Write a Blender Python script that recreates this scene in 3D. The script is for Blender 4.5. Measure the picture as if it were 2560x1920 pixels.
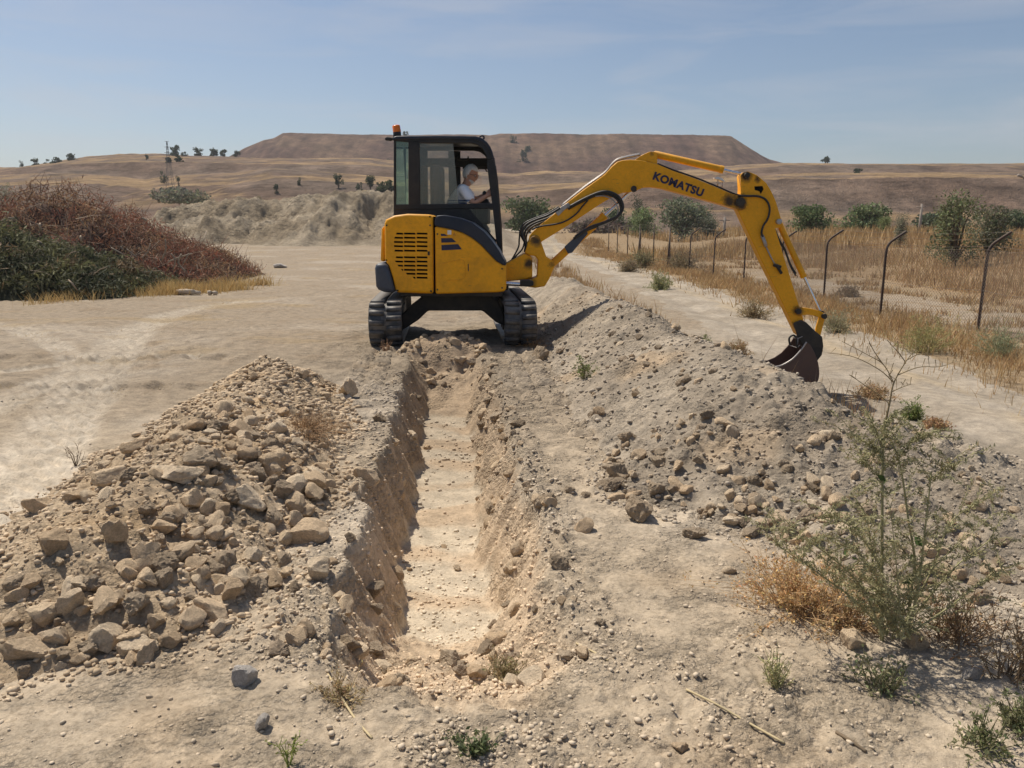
import bpy, bmesh, math, random
import numpy as np
from mathutils import Vector, Matrix, Euler, Quaternion

# ------------------------------------------------------------------ clear
for o in list(bpy.data.objects):
    bpy.data.objects.remove(o)
SC = bpy.context.scene
COL = SC.collection
R = math.radians

# ------------------------------------------------------------------ camera
F = 1967.0                     # focal length in photograph pixels (2560 wide)
CAMZ = 1.35
PITCH = math.atan((960 - 569) / F)
cam = bpy.data.cameras.new('camera')
cam.lens = F / 2560 * 36
cam.sensor_width = 36
cam.clip_start = 0.05
cam.clip_end = 6000
camo = bpy.data.objects.new('camera', cam)
camo.location = (0, 0, CAMZ)
camo.rotation_euler = (math.pi / 2 - PITCH, 0, 0)
COL.objects.link(camo)
SC.camera = camo

# ------------------------------------------------------------------ world
SUN_EL = R(60)
SUN_AZ_VEC = (-0.74, 0.67)            # horizontal direction towards the sun
world = bpy.data.worlds.new('World')
SC.world = world
world.use_nodes = True
wn = world.node_tree
wn.nodes.clear()
wout = wn.nodes.new('ShaderNodeOutputWorld')
wbg = wn.nodes.new('ShaderNodeBackground')
wsky = wn.nodes.new('ShaderNodeTexSky')
wsky.sky_type = 'NISHITA'
wsky.sun_disc = False
wsky.sun_elevation = SUN_EL
wsky.sun_rotation = math.atan2(SUN_AZ_VEC[0], SUN_AZ_VEC[1])
wsky.altitude = 600
wsky.air_density = 1.0
wsky.dust_density = 2.0
wsky.ozone_density = 1.8
# faint high cirrus
wtc = wn.nodes.new('ShaderNodeTexCoord')
wmap = wn.nodes.new('ShaderNodeMapping')
wmap.inputs['Scale'].default_value = (1.5, 1.5, 11.0)
wmap.inputs['Rotation'].default_value = (R(8), R(-5), 0)
wno = wn.nodes.new('ShaderNodeTexNoise')
wno.inputs['Scale'].default_value = 2.3
wno.inputs['Detail'].default_value = 6
wno.inputs['Roughness'].default_value = 0.55
wno.inputs['Distortion'].default_value = 0.6
wrm = wn.nodes.new('ShaderNodeValToRGB')
wrm.color_ramp.elements[0].position = 0.45
wrm.color_ramp.elements[0].color = (0, 0, 0, 1)
wrm.color_ramp.elements[1].position = 0.78
wrm.color_ramp.elements[1].color = (0.42, 0.42, 0.42, 1)
wmx = wn.nodes.new('ShaderNodeMix')
wmx.data_type = 'RGBA'
wmx.inputs[7].default_value = (6.0, 6.0, 6.3, 1)
wn.links.new(wtc.outputs['Generated'], wmap.inputs['Vector'])
wn.links.new(wmap.outputs[0], wno.inputs['Vector'])
wn.links.new(wno.outputs['Fac'], wrm.inputs['Fac'])
wn.links.new(wrm.outputs['Color'], wmx.inputs['Factor'])
wn.links.new(wsky.outputs[0], wmx.inputs[6])
wn.links.new(wmx.outputs[2], wbg.inputs['Color'])
wbg.inputs['Strength'].default_value = 0.086
wn.links.new(wbg.outputs[0], wout.inputs['Surface'])

sun = bpy.data.lights.new('sun', 'SUN')
sun.energy = 4.7
sun.angle = R(0.53)
sun.color = (1.0, 0.925, 0.80)
suno = bpy.data.objects.new('sun', sun)
COL.objects.link(suno)
_sd = Vector((SUN_AZ_VEC[0], SUN_AZ_VEC[1], math.hypot(*SUN_AZ_VEC) * math.tan(SUN_EL))).normalized()
suno.rotation_euler = _sd.to_track_quat('Z', 'Y').to_euler()

SC.view_settings.view_transform = 'Standard'
SC.view_settings.look = 'None'
SC.view_settings.gamma = 1.0
SC.view_settings.exposure = 0.14
SC.cycles.max_bounces = 6
SC.cycles.transparent_max_bounces = 12

# ------------------------------------------------------------------ pixel helpers (photograph pixels, 2560 x 1920)
CP, SP = math.cos(PITCH), math.sin(PITCH)
def ray(px, py):
    dx = (px - 1280) / F
    dy = (960 - py) / F
    return np.array((dx, CP + dy * SP, -SP + dy * CP))
def at(px, py, Y):
    d = ray(px, py)
    return Vector((d[0] * Y / d[1], Y, CAMZ + d[2] * Y / d[1]))
def pxm(Y, z=0.5):
    return F / (Y * CP + (CAMZ - z) * SP)
V2S = 2560 / 2212.0             # overview pixels to photograph pixels

# ------------------------------------------------------------------ numpy noise
def _h(ix, iy, s):
    n = (ix.astype(np.int64) * 374761393 + iy.astype(np.int64) * 668265263 + s * 1442695041) & 0xffffffff
    n = ((n ^ (n >> 13)) * 1274126177) & 0xffffffff
    n = ((n ^ (n >> 16)) * 2246822519) & 0xffffffff
    return (n ^ (n >> 15)) & 0xffffffff
def _r(ix, iy, s):
    return _h(ix, iy, s) / 4294967296.0
def perlin(x, y, s=0):
    x0 = np.floor(x); y0 = np.floor(y)
    fx = x - x0; fy = y - y0
    ux = fx * fx * fx * (fx * (fx * 6 - 15) + 10)
    uy = fy * fy * fy * (fy * (fy * 6 - 15) + 10)
    def g(ix, iy, dx, dy):
        a = _r(ix, iy, s) * 6.2831853
        return np.cos(a) * dx + np.sin(a) * dy
    a = g(x0, y0, fx, fy); b = g(x0 + 1, y0, fx - 1, fy)
    c = g(x0, y0 + 1, fx, fy - 1); d = g(x0 + 1, y0 + 1, fx - 1, fy - 1)
    return ((a * (1 - ux) + b * ux) * (1 - uy) + (c * (1 - ux) + d * ux) * uy) * 1.5
def fbm(x, y, octv=4, s=0, gain=0.5):
    t = 0; a = 1.0; n = 0
    for i in range(octv):
        t = t + a * perlin(x * 2 ** i + 17.3 * i, y * 2 ** i - 9.1 * i, s + i)
        n += a; a *= gain
    return t / n
def clods(x, y, s=0):
    """rounded lumps of random size, 0..1, 0 between them"""
    x0 = np.floor(x); y0 = np.floor(y)
    best = np.zeros_like(x)
    for dx in (-1, 0, 1):
        for dy in (-1, 0, 1):
            cx = x0 + dx; cy = y0 + dy
            px = cx + _r(cx, cy, s); py = cy + _r(cx, cy, s + 1)
            rr = 0.22 + 0.5 * _r(cx, cy, s + 2) ** 2
            d2 = ((x - px) ** 2 + (y - py) ** 2) / rr ** 2
            best = np.maximum(best, np.clip(1 - d2, 0, 1) ** 0.85 * rr * 1.25)
    return best
def ss(a, b, x):
    t = np.clip((x - a) / (b - a), 0, 1)
    return t * t * (3 - 2 * t)
def lerp(a, b, t):
    return a + (b - a) * t

# ------------------------------------------------------------------ mesh helpers
class MB:
    def __init__(self):
        self.v = []; self.n = 0; self.f = {3: [], 4: []}; self.c = []
    def add(self, v, f, c=None):
        v = np.asarray(v, dtype=np.float64).reshape(-1, 3)
        f = np.asarray(f, dtype=np.int64)
        self.f[f.shape[1]].append(f + self.n)
        self.v.append(v); self.n += len(v)
        if c is not None:
            c = np.asarray(c, dtype=np.float64)
            if c.ndim == 1:
                c = np.tile(c, (len(v), 1))
            self.c.append(c)
    def tube(self, pts, rad, sides=6, cap=True, c=None):
        pts = np.asarray([tuple(p) for p in pts], dtype=float)
        n = len(pts)
        rad = np.full(n, rad) if np.isscalar(rad) else np.asarray(rad)
        tan = np.gradient(pts, axis=0)
        tan /= np.linalg.norm(tan, axis=1)[:, None] + 1e-12
        up = np.array((0.0, 0.0, 1.0))
        if abs(tan[0] @ up) > 0.9:
            up = np.array((0.0, 1.0, 0.0))
        u = np.cross(tan[0], up); u /= np.linalg.norm(u)
        V = []
        a = np.arange(sides) * 2 * math.pi / sides
        for i in range(n):
            u = u - tan[i] * (u @ tan[i]); u /= np.linalg.norm(u) + 1e-12
            w = np.cross(tan[i], u)
            V.append(pts[i] + rad[i] * (np.cos(a)[:, None] * u + np.sin(a)[:, None] * w))
        V = np.concatenate(V)
        i = np.arange(n - 1)[:, None] * sides
        j = np.arange(sides)[None, :]
        k = (j + 1) % sides
        q = np.stack([i + j, i + k, i + sides + k, i + sides + j], -1).reshape(-1, 4)
        base = self.n
        self.add(V, q, c)
        if cap and sides >= 3:
            t = []
            for s in range(1, sides - 1):
                t.append((0, s + 1, s)); o = (n - 1) * sides; t.append((o, o + s, o + s + 1))
            self.f[3].append(np.asarray(t) + base)
    def mesh(self, name, smooth=False):
        me = bpy.data.meshes.new(name)
        v = np.concatenate(self.v)
        f3 = np.concatenate(self.f[3]) if self.f[3] else np.zeros((0, 3), int)
        f4 = np.concatenate(self.f[4]) if self.f[4] else np.zeros((0, 4), int)
        me.vertices.add(len(v)); me.vertices.foreach_set('co', v.astype(np.float32).ravel())
        lv = np.concatenate([f3.ravel(), f4.ravel()]).astype(np.int32)
        me.loops.add(len(lv)); me.loops.foreach_set('vertex_index', lv)
        ls = np.concatenate([np.arange(len(f3)) * 3, len(f3) * 3 + np.arange(len(f4)) * 4]).astype(np.int32)
        me.polygons.add(len(ls)); me.polygons.foreach_set('loop_start', ls)
        if smooth:
            me.polygons.foreach_set('use_smooth', np.ones(len(ls), dtype=bool))
        me.update(calc_edges=True)
        if self.c:
            c = np.concatenate(self.c)
            at_ = me.color_attributes.new('col', 'FLOAT_COLOR', 'POINT')
            rgba = np.ones((len(v), 4), np.float32); rgba[:, :c.shape[1]] = c
            at_.data.foreach_set('color', rgba.ravel())
        return me
    def build(self, name, mat, parent=None, smooth=False):
        return link(name, self.mesh(name, smooth), mat, parent)
def link(name, me, mat, parent=None):
    o = bpy.data.objects.new(name, me)
    if mat is not None and me is not None and len(me.materials) == 0:
        me.materials.append(mat)
    COL.objects.link(o)
    par(o, parent)
    return o
def par(o, p):
    if p is None:
        return
    o.parent = p
    if p.type == 'EMPTY':
        o.matrix_parent_inverse = Matrix.Translation(-Vector(p.location))
def tag(o, label, cat, group=None):
    o['label'] = label; o['category'] = cat
    if group:
        o['group'] = group
    return o
def structure(o):
    o['kind'] = 'structure'
    return o
def stuff(o, label=None, cat=None):
    o['kind'] = 'stuff'
    if label:
        o['label'] = label
    if cat:
        o['category'] = cat
    return o
def empty(name, loc):
    o = bpy.data.objects.new(name, None)
    o.location = loc
    o.empty_display_size = 0.2
    COL.objects.link(o)
    return o
def grid_faces(nr, nc):
    i = np.arange(nr - 1)[:, None] * nc; j = np.arange(nc - 1)[None, :]
    return np.stack([i + j, i + j + 1, i + nc + j + 1, i + nc + j], -1).reshape(-1, 4)

# ------------------------------------------------------------------ material helpers
def new_mat(name):
    m = bpy.data.materials.new(name); m.use_nodes = True
    nt = m.node_tree
    b = nt.nodes['Principled BSDF']
    return m, nt, b
def N(nt, typ, **kw):
    n = nt.nodes.new(typ)
    for k, v in kw.items():
        if k in n.inputs:
            n.inputs[k].default_value = v
        else:
            setattr(n, k, v)
    return n
def noise_node(nt, scale, detail=4, rough=0.55, coord='Object', dist=0.0):
    tc = N(nt, 'ShaderNodeTexCoord')
    n = N(nt, 'ShaderNodeTexNoise', Scale=scale, Detail=detail, Roughness=rough, Distortion=dist)
    nt.links.new(tc.outputs[coord], n.inputs['Vector'])
    return n
def ramp(nt, fac, stops):
    r = N(nt, 'ShaderNodeValToRGB')
    e = r.color_ramp.elements
    while len(e) < len(stops):
        e.new(0.5)
    for el, (p, c) in zip(e, stops):
        el.position = p
        el.color = (*c, 1) if len(c) == 3 else c
    nt.links.new(fac, r.inputs['Fac'])
    return r
def mixc(nt, fac, a, b, mode='MIX'):
    m = N(nt, 'ShaderNodeMix', data_type='RGBA', blend_type=mode)
    for sock, val in ((m.inputs[0], fac), (m.inputs[6], a), (m.inputs[7], b)):
        if hasattr(val, 'is_linked') or hasattr(val, 'links'):
            nt.links.new(val, sock)
        elif isinstance(val, (int, float)):
            sock.default_value = val
        else:
            sock.default_value = (*val, 1)
    return m.outputs[2]
def bump(nt, b, height, strength, dist=0.01, prev=None):
    bp = N(nt, 'ShaderNodeBump', Strength=strength, Distance=dist)
    nt.links.new(height, bp.inputs['Height'])
    if prev is not None:
        nt.links.new(prev.outputs[0], bp.inputs['Normal'])
    nt.links.new(bp.outputs[0], b.inputs['Normal'])
    return bp

def soil_mat(name, s1=9, s2=55, bs=0.6, lo=0.72, hi=1.2, bd=0.012, crumb=0):
    """earth: the colour of each patch comes with the mesh, grain and relief from noise"""
    m, nt, b = new_mat(name)
    a = N(nt, 'ShaderNodeAttribute', attribute_name='col')
    n1 = noise_node(nt, s1, 6, 0.62)
    n2 = noise_node(nt, s2, 5, 0.68)
    r1 = ramp(nt, n1.outputs['Fac'], [(0.3, (lo, lo, lo)), (0.7, (hi, hi * 0.985, hi * 0.96))])
    r2 = ramp(nt, n2.outputs['Fac'], [(0.32, (0.74, 0.72, 0.70)), (0.5, (1, 1, 1)), (0.72, (1.12, 1.12, 1.12))])
    c = mixc(nt, 1.0, a.outputs['Color'], r1.outputs['Color'], 'MULTIPLY')
    c = mixc(nt, 1.0, c, r2.outputs['Color'], 'MULTIPLY')
    nt.links.new(c, b.inputs['Base Color'])
    b.inputs['Roughness'].default_value = 0.97
    b.inputs['Specular IOR Level'].default_value = 0.086
    n3 = noise_node(nt, s2 * 4, 3, 0.7)
    def scaled(sock, k):
        mm = N(nt, 'ShaderNodeMath', operation='MULTIPLY'); nt.links.new(sock, mm.inputs[0])
        if isinstance(k, (int, float)):
            mm.inputs[1].default_value = k
        else:
            nt.links.new(k, mm.inputs[1])
        return mm.outputs[0]
    def plus(a_, b_):
        mm = N(nt, 'ShaderNodeMath', operation='ADD'); nt.links.new(a_, mm.inputs[0]); nt.links.new(b_, mm.inputs[1])
        return mm.outputs[0]
    hgt = plus(scaled(n2.outputs['Fac'], bs * bd), scaled(n3.outputs['Fac'], bs * 0.28 * bd))
    if crumb:
        # crumbly crust: small angular lumps and fine gravel, thicker in some patches, absent where wheels pressed the dust flat
        tc = N(nt, 'ShaderNodeTexCoord')
        wp = N(nt, 'ShaderNodeVectorMath', operation='MULTIPLY_ADD')
        nt.links.new(n3.outputs['Color'], wp.inputs[0]); wp.inputs[1].default_value = (0.35 / crumb,) * 3
        nt.links.new(tc.outputs['Object'], wp.inputs[2])
        pm = noise_node(nt, crumb * 0.11, 4, 0.6)
        rm = N(nt, 'ShaderNodeMapRange'); nt.links.new(pm.outputs['Fac'], rm.inputs['Value'])
        rm.inputs['From Min'].default_value = 0.40; rm.inputs['From Max'].default_value = 0.62
        for sc, dd in ((crumb, 0.021), (crumb * 2.3, 0.010)):
            vo = N(nt, 'ShaderNodeTexVoronoi', Scale=sc, Randomness=1.0)
            nt.links.new(wp.outputs[0], vo.inputs['Vector'])
            iv = N(nt, 'ShaderNodeMath', operation='SUBTRACT'); iv.inputs[0].default_value = 0.75; nt.links.new(vo.outputs['Distance'], iv.inputs[1])
            k_ = scaled(rm.outputs[0], a.outputs['Alpha'])
            hgt = plus(hgt, scaled(scaled(iv.outputs[0], k_), dd * 34.0 / crumb))
    bump(nt, b, hgt, 1.0, 1.0)
    return m
def attr_mat(name, rough=0.9, transl=0.0, spec=0.2):
    m, nt, b = new_mat(name)
    a = N(nt, 'ShaderNodeAttribute', attribute_name='col')
    nt.links.new(a.outputs['Color'], b.inputs['Base Color'])
    b.inputs['Roughness'].default_value = rough
    b.inputs['Specular IOR Level'].default_value = spec
    if transl > 0:
        t = N(nt, 'ShaderNodeBsdfTranslucent')
        nt.links.new(a.outputs['Color'], t.inputs['Color'])
        mx = N(nt, 'ShaderNodeMixShader', Fac=transl)
        nt.links.new(b.outputs[0], mx.inputs[1]); nt.links.new(t.outputs[0], mx.inputs[2])
        nt.links.new(mx.outputs[0], nt.nodes['Material Output'].inputs['Surface'])
    return m
def paint_mat(name, col, rough=0.4, spec=0.5, dirt=0.35, dirtcol=(0.30, 0.24, 0.17), metal=0.0, scale=5.0):
    m, nt, b = new_mat(name)
    n1 = noise_node(nt, scale, 6, 0.62, dist=0.4)
    n2 = noise_node(nt, scale * 9, 4, 0.6)
    r1 = ramp(nt, n1.outputs['Fac'], [(0.42, (0, 0, 0)), (0.80, (dirt, dirt, dirt))])
    c = mixc(nt, r1.outputs['Color'], col, dirtcol)
    r2 = ramp(nt, n2.outputs['Fac'], [(0.3, (0.90, 0.90, 0.90)), (0.7, (1.06, 1.06, 1.06))])
    c = mixc(nt, 1.0, c, r2.outputs['Color'], 'MULTIPLY')
    if dirt > 0.28:
        # fine dust lying on upward faces, and thin scuffs
        ge = N(nt, 'ShaderNodeNewGeometry'); sp = N(nt, 'ShaderNodeSeparateXYZ'); nt.links.new(ge.outputs['Normal'], sp.inputs[0])
        mr = N(nt, 'ShaderNodeMapRange'); nt.links.new(sp.outputs['Z'], mr.inputs['Value'])
        mr.inputs['From Min'].default_value = 0.35; mr.inputs['From Max'].default_value = 0.95; mr.inputs['To Max'].default_value = 0.45
        mu = N(nt, 'ShaderNodeMath', operation='MULTIPLY'); nt.links.new(mr.outputs[0], mu.inputs[0]); nt.links.new(n2.outputs['Fac'], mu.inputs[1])
        c = mixc(nt, mu.outputs[0], c, (0.42, 0.35, 0.27))
        tc2 = N(nt, 'ShaderNodeTexCoord'); mp = N(nt, 'ShaderNodeMapping'); mp.inputs['Scale'].default_value = (9, 9, 70); mp.inputs['Rotation'].default_value = (0, 0.5, 0)
        ns = N(nt, 'ShaderNodeTexNoise', Scale=1.0, Detail=3.0, Roughness=0.6); nt.links.new(tc2.outputs['Object'], mp.inputs[0]); nt.links.new(mp.outputs[0], ns.inputs['Vector'])
        rs = ramp(nt, ns.outputs['Fac'], [(0.66, (0, 0, 0)), (0.72, (0.55, 0.55, 0.55))])
        c = mixc(nt, rs.outputs['Color'], c, tuple(0.55 * a_ + 0.02 for a_ in dirtcol))
    nt.links.new(c, b.inputs['Base Color'])
    rr = ramp(nt, n1.outputs['Fac'], [(0.35, (rough,) * 3), (0.8, (min(1, rough + 0.35),) * 3)])
    nt.links.new(rr.outputs['Color'], b.inputs['Roughness'])
    b.inputs['Specular IOR Level'].default_value = spec
    b.inputs['Metallic'].default_value = metal
    return m
# ================================================================== TERRAIN
CREST = np.array([(-3, 95), (0.1, 40), (0.55, 18.5), (0.8, 14.8), (1.22, 9.4), (1.45, 5.4), (1.66, 4.35),
                  (2.05, 3.98), (2.55, 3.60), (3.4, 3.1), (5.5, 2.0), (9, 0.3)], float)
C_H = np.array([0, 0, 0.10, 0.55, 0.60, 0.58, 0.50, 0.38, 0.25, 0.10, 0.0, 0.0])
C_W = np.array([1, 0.8, 0.8, 0.82, 0.78, 0.90, 1.12, 1.2, 1.15, 1.0, 0.8, 0.8])
def crest_sd(X, Y):
    best = np.full(X.shape, 1e9); sg = np.zeros(X.shape); hh = np.zeros(X.shape); ww = np.zeros(X.shape)
    for i in range(len(CREST) - 1):
        a, b = CREST[i], CREST[i + 1]
        d = b - a; L2 = d @ d
        t = np.clip(((X - a[0]) * d[0] + (Y - a[1]) * d[1]) / L2, 0, 1)
        qx = X - a[0] - t * d[0]; qy = Y - a[1] - t * d[1]
        dist = np.sqrt(qx * qx + qy * qy)
        s = np.sign(d[0] * (Y - a[1]) - d[1] * (X - a[0]))
        m = dist < best
        best = np.where(m, dist, best); sg = np.where(m, s, sg)
        hh = np.where(m, lerp(C_H[i], C_H[i + 1], t), hh); ww = np.where(m, lerp(C_W[i], C_W[i + 1], t), ww)
    return best * sg, hh, ww

ROAD_Z = -0.72
def trench_xc(Y):
    return -0.31 - 0.08 * (Y - 3.32)

def ground_low(X, Y):
    """smooth lie of the land without the trench"""
    s, hh, ww = crest_sd(X, Y)
    z = ROAD_Z * ss(0.15, 2.0, s)
    z = z + 0.05 * perlin(X * 0.35, Y * 0.35, 3) * ss(2, 8, Y) + 0.012 * perlin(X * 1.7, Y * 1.7, 5)
    # the field beyond the fence climbs a little to the right
    z = z + 0.95 * ss(13.5, 24, X + 1.2 * perlin(X * 0.1, Y * 0.1, 6)) * ss(8, 20, Y)
    z = z + 0.25 * perlin(X * 0.05, Y * 0.05, 8) * ss(18, 50, Y)
    z = z + 0.65 * ss(38, 60, Y) * ss(9, 16, X) + 1.7 * ss(58, 74, Y) * (1 - ss(38, 60, Y) * ss(9, 16, X))
    # wheel ruts in the dirt road
    rut = np.exp(-((X - 4.75) / 0.22) ** 2) + np.exp(-((X - 6.05) / 0.22) ** 2)
    z = z - 0.05 * rut * ss(0.8, 2.0, s)
    return z

def trench_u(X, Y):
    return X - trench_xc(Y) + 0.05 * perlin(X * 0.4 + 5, Y * 1.6, 11) + 0.04 * perlin(X * 2, Y * 6.0, 12) + 0.022 * perlin(X * 5, Y * 17.0, 16)

def trench_depth(X, Y):
    u = trench_u(X, Y)
    lw = 0.39 + 0.05 * perlin(Y * 0.9, Y * 0 + 3, 13)
    rw = 0.46 + 0.06 * perlin(Y * 0.8, Y * 0 + 7, 14)
    left = ss(-lw - 0.02, -0.215, u)
    left = np.where(u < -0.205, np.clip((u + lw) / (lw - 0.205), 0, 1) ** 0.9, 1)
    right = np.where(u > 0.205, np.clip((rw - u) / (rw - 0.205), 0, 1) ** 0.95, 1)
    yy = Y + 0.10 * perlin(X * 5, Y * 3, 15)
    ends = np.clip((yy - 2.0) / 1.25, 0, 1) ** 0.9 * np.clip((8.80 - yy) / 1.35, 0, 1)
    return 0.45 * np.minimum(left, right) * ends

def lane(X, Y, uc, hw):
    u = X - trench_xc(Y) - uc
    return ss(hw + 0.03, hw - 0.03, np.abs(u))

def ground_z(X, Y, fine=True):
    z = ground_low(X, Y)
    td = trench_depth(X, Y)
    z = z - td
    u = trench_u(X, Y)
    # heap of loose clods closing the far end of the trench, just before the tracks
    d2 = ((X + 0.74) / 0.52) ** 2 + ((Y - 8.66) / 0.38) ** 2
    mound = np.clip(1 - d2, 0, 1)
    z = z + 0.17 * mound ** 0.8
    if not fine:
        return z
    near = 1 - ss(9, 24, Y)
    walls = ((td > 0.04) & (td < 0.41)).astype(float)
    rim = np.exp(-((np.abs(u) - 0.47) / 0.13) ** 2) * ss(2.2, 2.7, Y) * (1 - ss(8.4, 8.9, Y))
    inside = (td > 0.415).astype(float)
    rough = 0.28 + 0.55 * ss(-0.1, 0.45, fbm(X * 0.9, Y * 0.9, 3, 21)) + 0.8 * rim * np.where(u < 0, 0.35, 1.0) + 0.45 * walls
    rough = rough + 0.5 * (mound > 0) + 0.4 * np.exp(-((Y - 2.6) / 0.4) ** 2) * (np.abs(u) < 0.62)
    rough = np.minimum(rough, 1.1) * np.where(inside > 0, 0.30, 1.0)
    flat_road = ss(1.6, 2.4, X) * ss(4, 6, Y)
    rough = rough * (1 - 0.6 * flat_road)
    z = z + near * rough * (0.030 * clods(X / 0.085, Y / 0.085, 31) * ss(0.35, 0.6, rough) + 0.017 * clods(X / 0.04, Y / 0.04, 34)
                            + 0.012 * fbm(X * 6, Y * 6, 4, 37) + 0.012 * clods(X / 0.021, Y / 0.021, 40))
    z = z + 0.022 * rim * np.where(u < 0, 0.3, 1.0) * clods(X / 0.12, Y / 0.12, 43)
    # bites of the bucket across the trench floor
    z = z + inside * 0.020 * np.sin(Y * 11.0 + 1.5 * perlin(X * 2, Y * 1.0, 45)) * (0.5 + perlin(X * 1.0, Y * 1.2, 46))
    # prints of the rubber tracks
    for uc, y0, y1 in ((-0.72, 5.9, 8.9), (0.80, 5.2, 8.9)):
        L = lane(X, Y, uc, 0.19) * ss(y0, y0 + 0.5, Y) * (1 - ss(y1 - 0.1, y1, Y)) * (0.55 + 0.8 * perlin(X * 1.3, Y * 1.3, 47))
        z = z - 0.012 * L + 0.006 * L * np.clip(np.sin(Y * 2 * math.pi / 0.115) * 1.6, -1, 1)
    # cross prints and tyre ribs on the trampled ground at the left
    for yl in (6.75, 8.3):
        L = ss(0.20, 0.08, np.abs(Y - yl - 0.04 * perlin(X * 0.8, X * 0 + yl, 48))) * ss(-2.3, -3.2, X) * ss(-9, -7, X)
        z = z + 0.030 * L * np.clip(np.sin(X * 2 * math.pi / 0.33) * 1.6, -1, 1) * (0.7 + 0.6 * perlin(X * 1.1, Y, 49))
    t1 = -2.45 - 0.33 * (Y - 3.4)
    L = ss(0.24, 0.14, np.abs(X - t1)) * ss(2.4, 3, Y) * (1 - ss(11, 14, Y))
    z = z - 0.012 * L + 0.010 * L * np.sin((Y + X * 0.6) * 2 * math.pi / 0.10)
    wp = wheel_paths(X, Y)
    z = z - 0.022 * wp + 0.012 * wp * np.sin((Y * 0.8 + X) * 2 * math.pi / 0.13)
    return z

# ---- loose heap left of the trench
SPINE = np.array([(-1.56, 2.86), (-1.60, 3.6), (-1.72, 4.6), (-1.86, 5.6), (-1.98, 6.35)])
S_W = np.array([0.64, 0.70, 0.66, 0.62, 0.58]); S_H = np.array([0.28, 0.35, 0.34, 0.32, 0.35])
def heap_h(X, Y):
    best = np.full(X.shape, -9.0)
    wob = 0.10 * perlin(X * 1.8, Y * 1.8, 61) + 0.06 * perlin(X * 5, Y * 5, 62)
    for i in range(len(SPINE) - 1):
        a, b = SPINE[i], SPINE[i + 1]; d = b - a
        t = np.clip(((X - a[0]) * d[0] + (Y - a[1]) * d[1]) / (d @ d), 0, 1)
        dist = np.hypot(X - a[0] - t * d[0], Y - a[1] - t * d[1]) + wob
        w = lerp(S_W[i], S_W[i + 1], t); h = lerp(S_H[i], S_H[i + 1], t)
        q = dist / w
        best = np.maximum(best, h * (1 - np.sqrt(q * q + 0.03) * 1.0 + 0.10))
    return best
def heap_z(X, Y, fine=True):
    h = heap_h(X, Y)
    z = ground_low(X, Y) + h
    if fine:
        k = ss(-0.05, 0.08, h)
        z = z + k * (0.024 * clods(X / 0.17, Y / 0.17, 71) + 0.022 * clods(X / 0.085, Y / 0.085, 74) + 0.018 * clods(X / 0.042, Y / 0.042, 77)
                     + 0.012 * clods(X / 0.02, Y / 0.02, 80) + 0.02 * fbm(X * 5, Y * 5, 4, 83)) - 0.03
    return z
# ---- long bank right of the trench
def bank_h(X, Y):
    s, hh, ww = crest_sd(X, Y)
    wob = 0.16 * perlin(X * 1.1, Y * 1.1, 91) + 0.07 * perlin(X * 3.5, Y * 3.5, 92)
    hn = hh * (1 + 0.14 * perlin(X * 0.5, Y * 0.9, 93))
    q = np.where(s < 0, (-s + wob * 0.8) / ww, (s + wob) / 1.0)
    h = hn * (1 - np.sqrt(q * q + 0.04) + 0.08)
    return np.where(hh > 0.02, h, -0.2)
def bank_z(X, Y, fine=True):
    h = bank_h(X, Y)
    z = ground_low(X, Y) + h
    if fine:
        k = ss(-0.04, 0.08, h)
        coarse = ss(-0.15, 0.3, fbm(X * 0.8 + 3, Y * 0.8, 2, 95) + 0.35 * ss(5.0, 3.4, Y))
        z = z + k * ((0.045 * clods(X / 0.16, Y / 0.16, 101) + 0.032 * clods(X / 0.08, Y / 0.08, 104)) * (0.15 + coarse)
                     + 0.020 * clods(X / 0.042, Y / 0.042, 107) * (0.4 + 0.6 * coarse) + 0.010 * clods(X / 0.02, Y / 0.02, 110)
                     + 0.02 * fbm(X * 5, Y * 5, 4, 113)) - 0.03
    return z
def surf(X, Y, fine=True):
    X = np.asarray(X, float); Y = np.asarray(Y, float)
    g = ground_z(X, Y, fine)
    h = np.where(heap_h(X, Y) > 0, heap_z(X, Y, fine), -9)
    b = np.where(bank_h(X, Y) > 0, bank_z(X, Y, fine), -9)
    return np.maximum(g, np.maximum(h, b))
def surf1(x, y, fine=True):
    return float(surf(np.array([x]), np.array([y]), fine)[0])
def hit(px, py, ymax=80):
    """first place where the line of sight through a photograph pixel meets the land"""
    d = ray(px, py)
    k = d[0] / d[1]; m = d[2] / d[1]
    Y = np.concatenate([np.arange(1.5, 12, 0.05), np.geomspace(12, ymax, 150)])
    below = CAMZ + m * Y < surf(k * Y, Y, False) + 0.03
    if not below.any():
        return None
    y0 = Y[int(np.argmax(below))]
    Y = np.arange(y0 - 0.08, y0 + 0.35, 0.008) if y0 < 12 else np.linspace(y0 * 0.97, y0 * 1.03, 60)
    Z = CAMZ + m * Y
    below = Z < surf(k * Y, Y)
    i = int(np.argmax(below)) if below.any() else len(Y) - 1
    return Vector((k * Y[i], Y[i], Z[i]))

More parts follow.
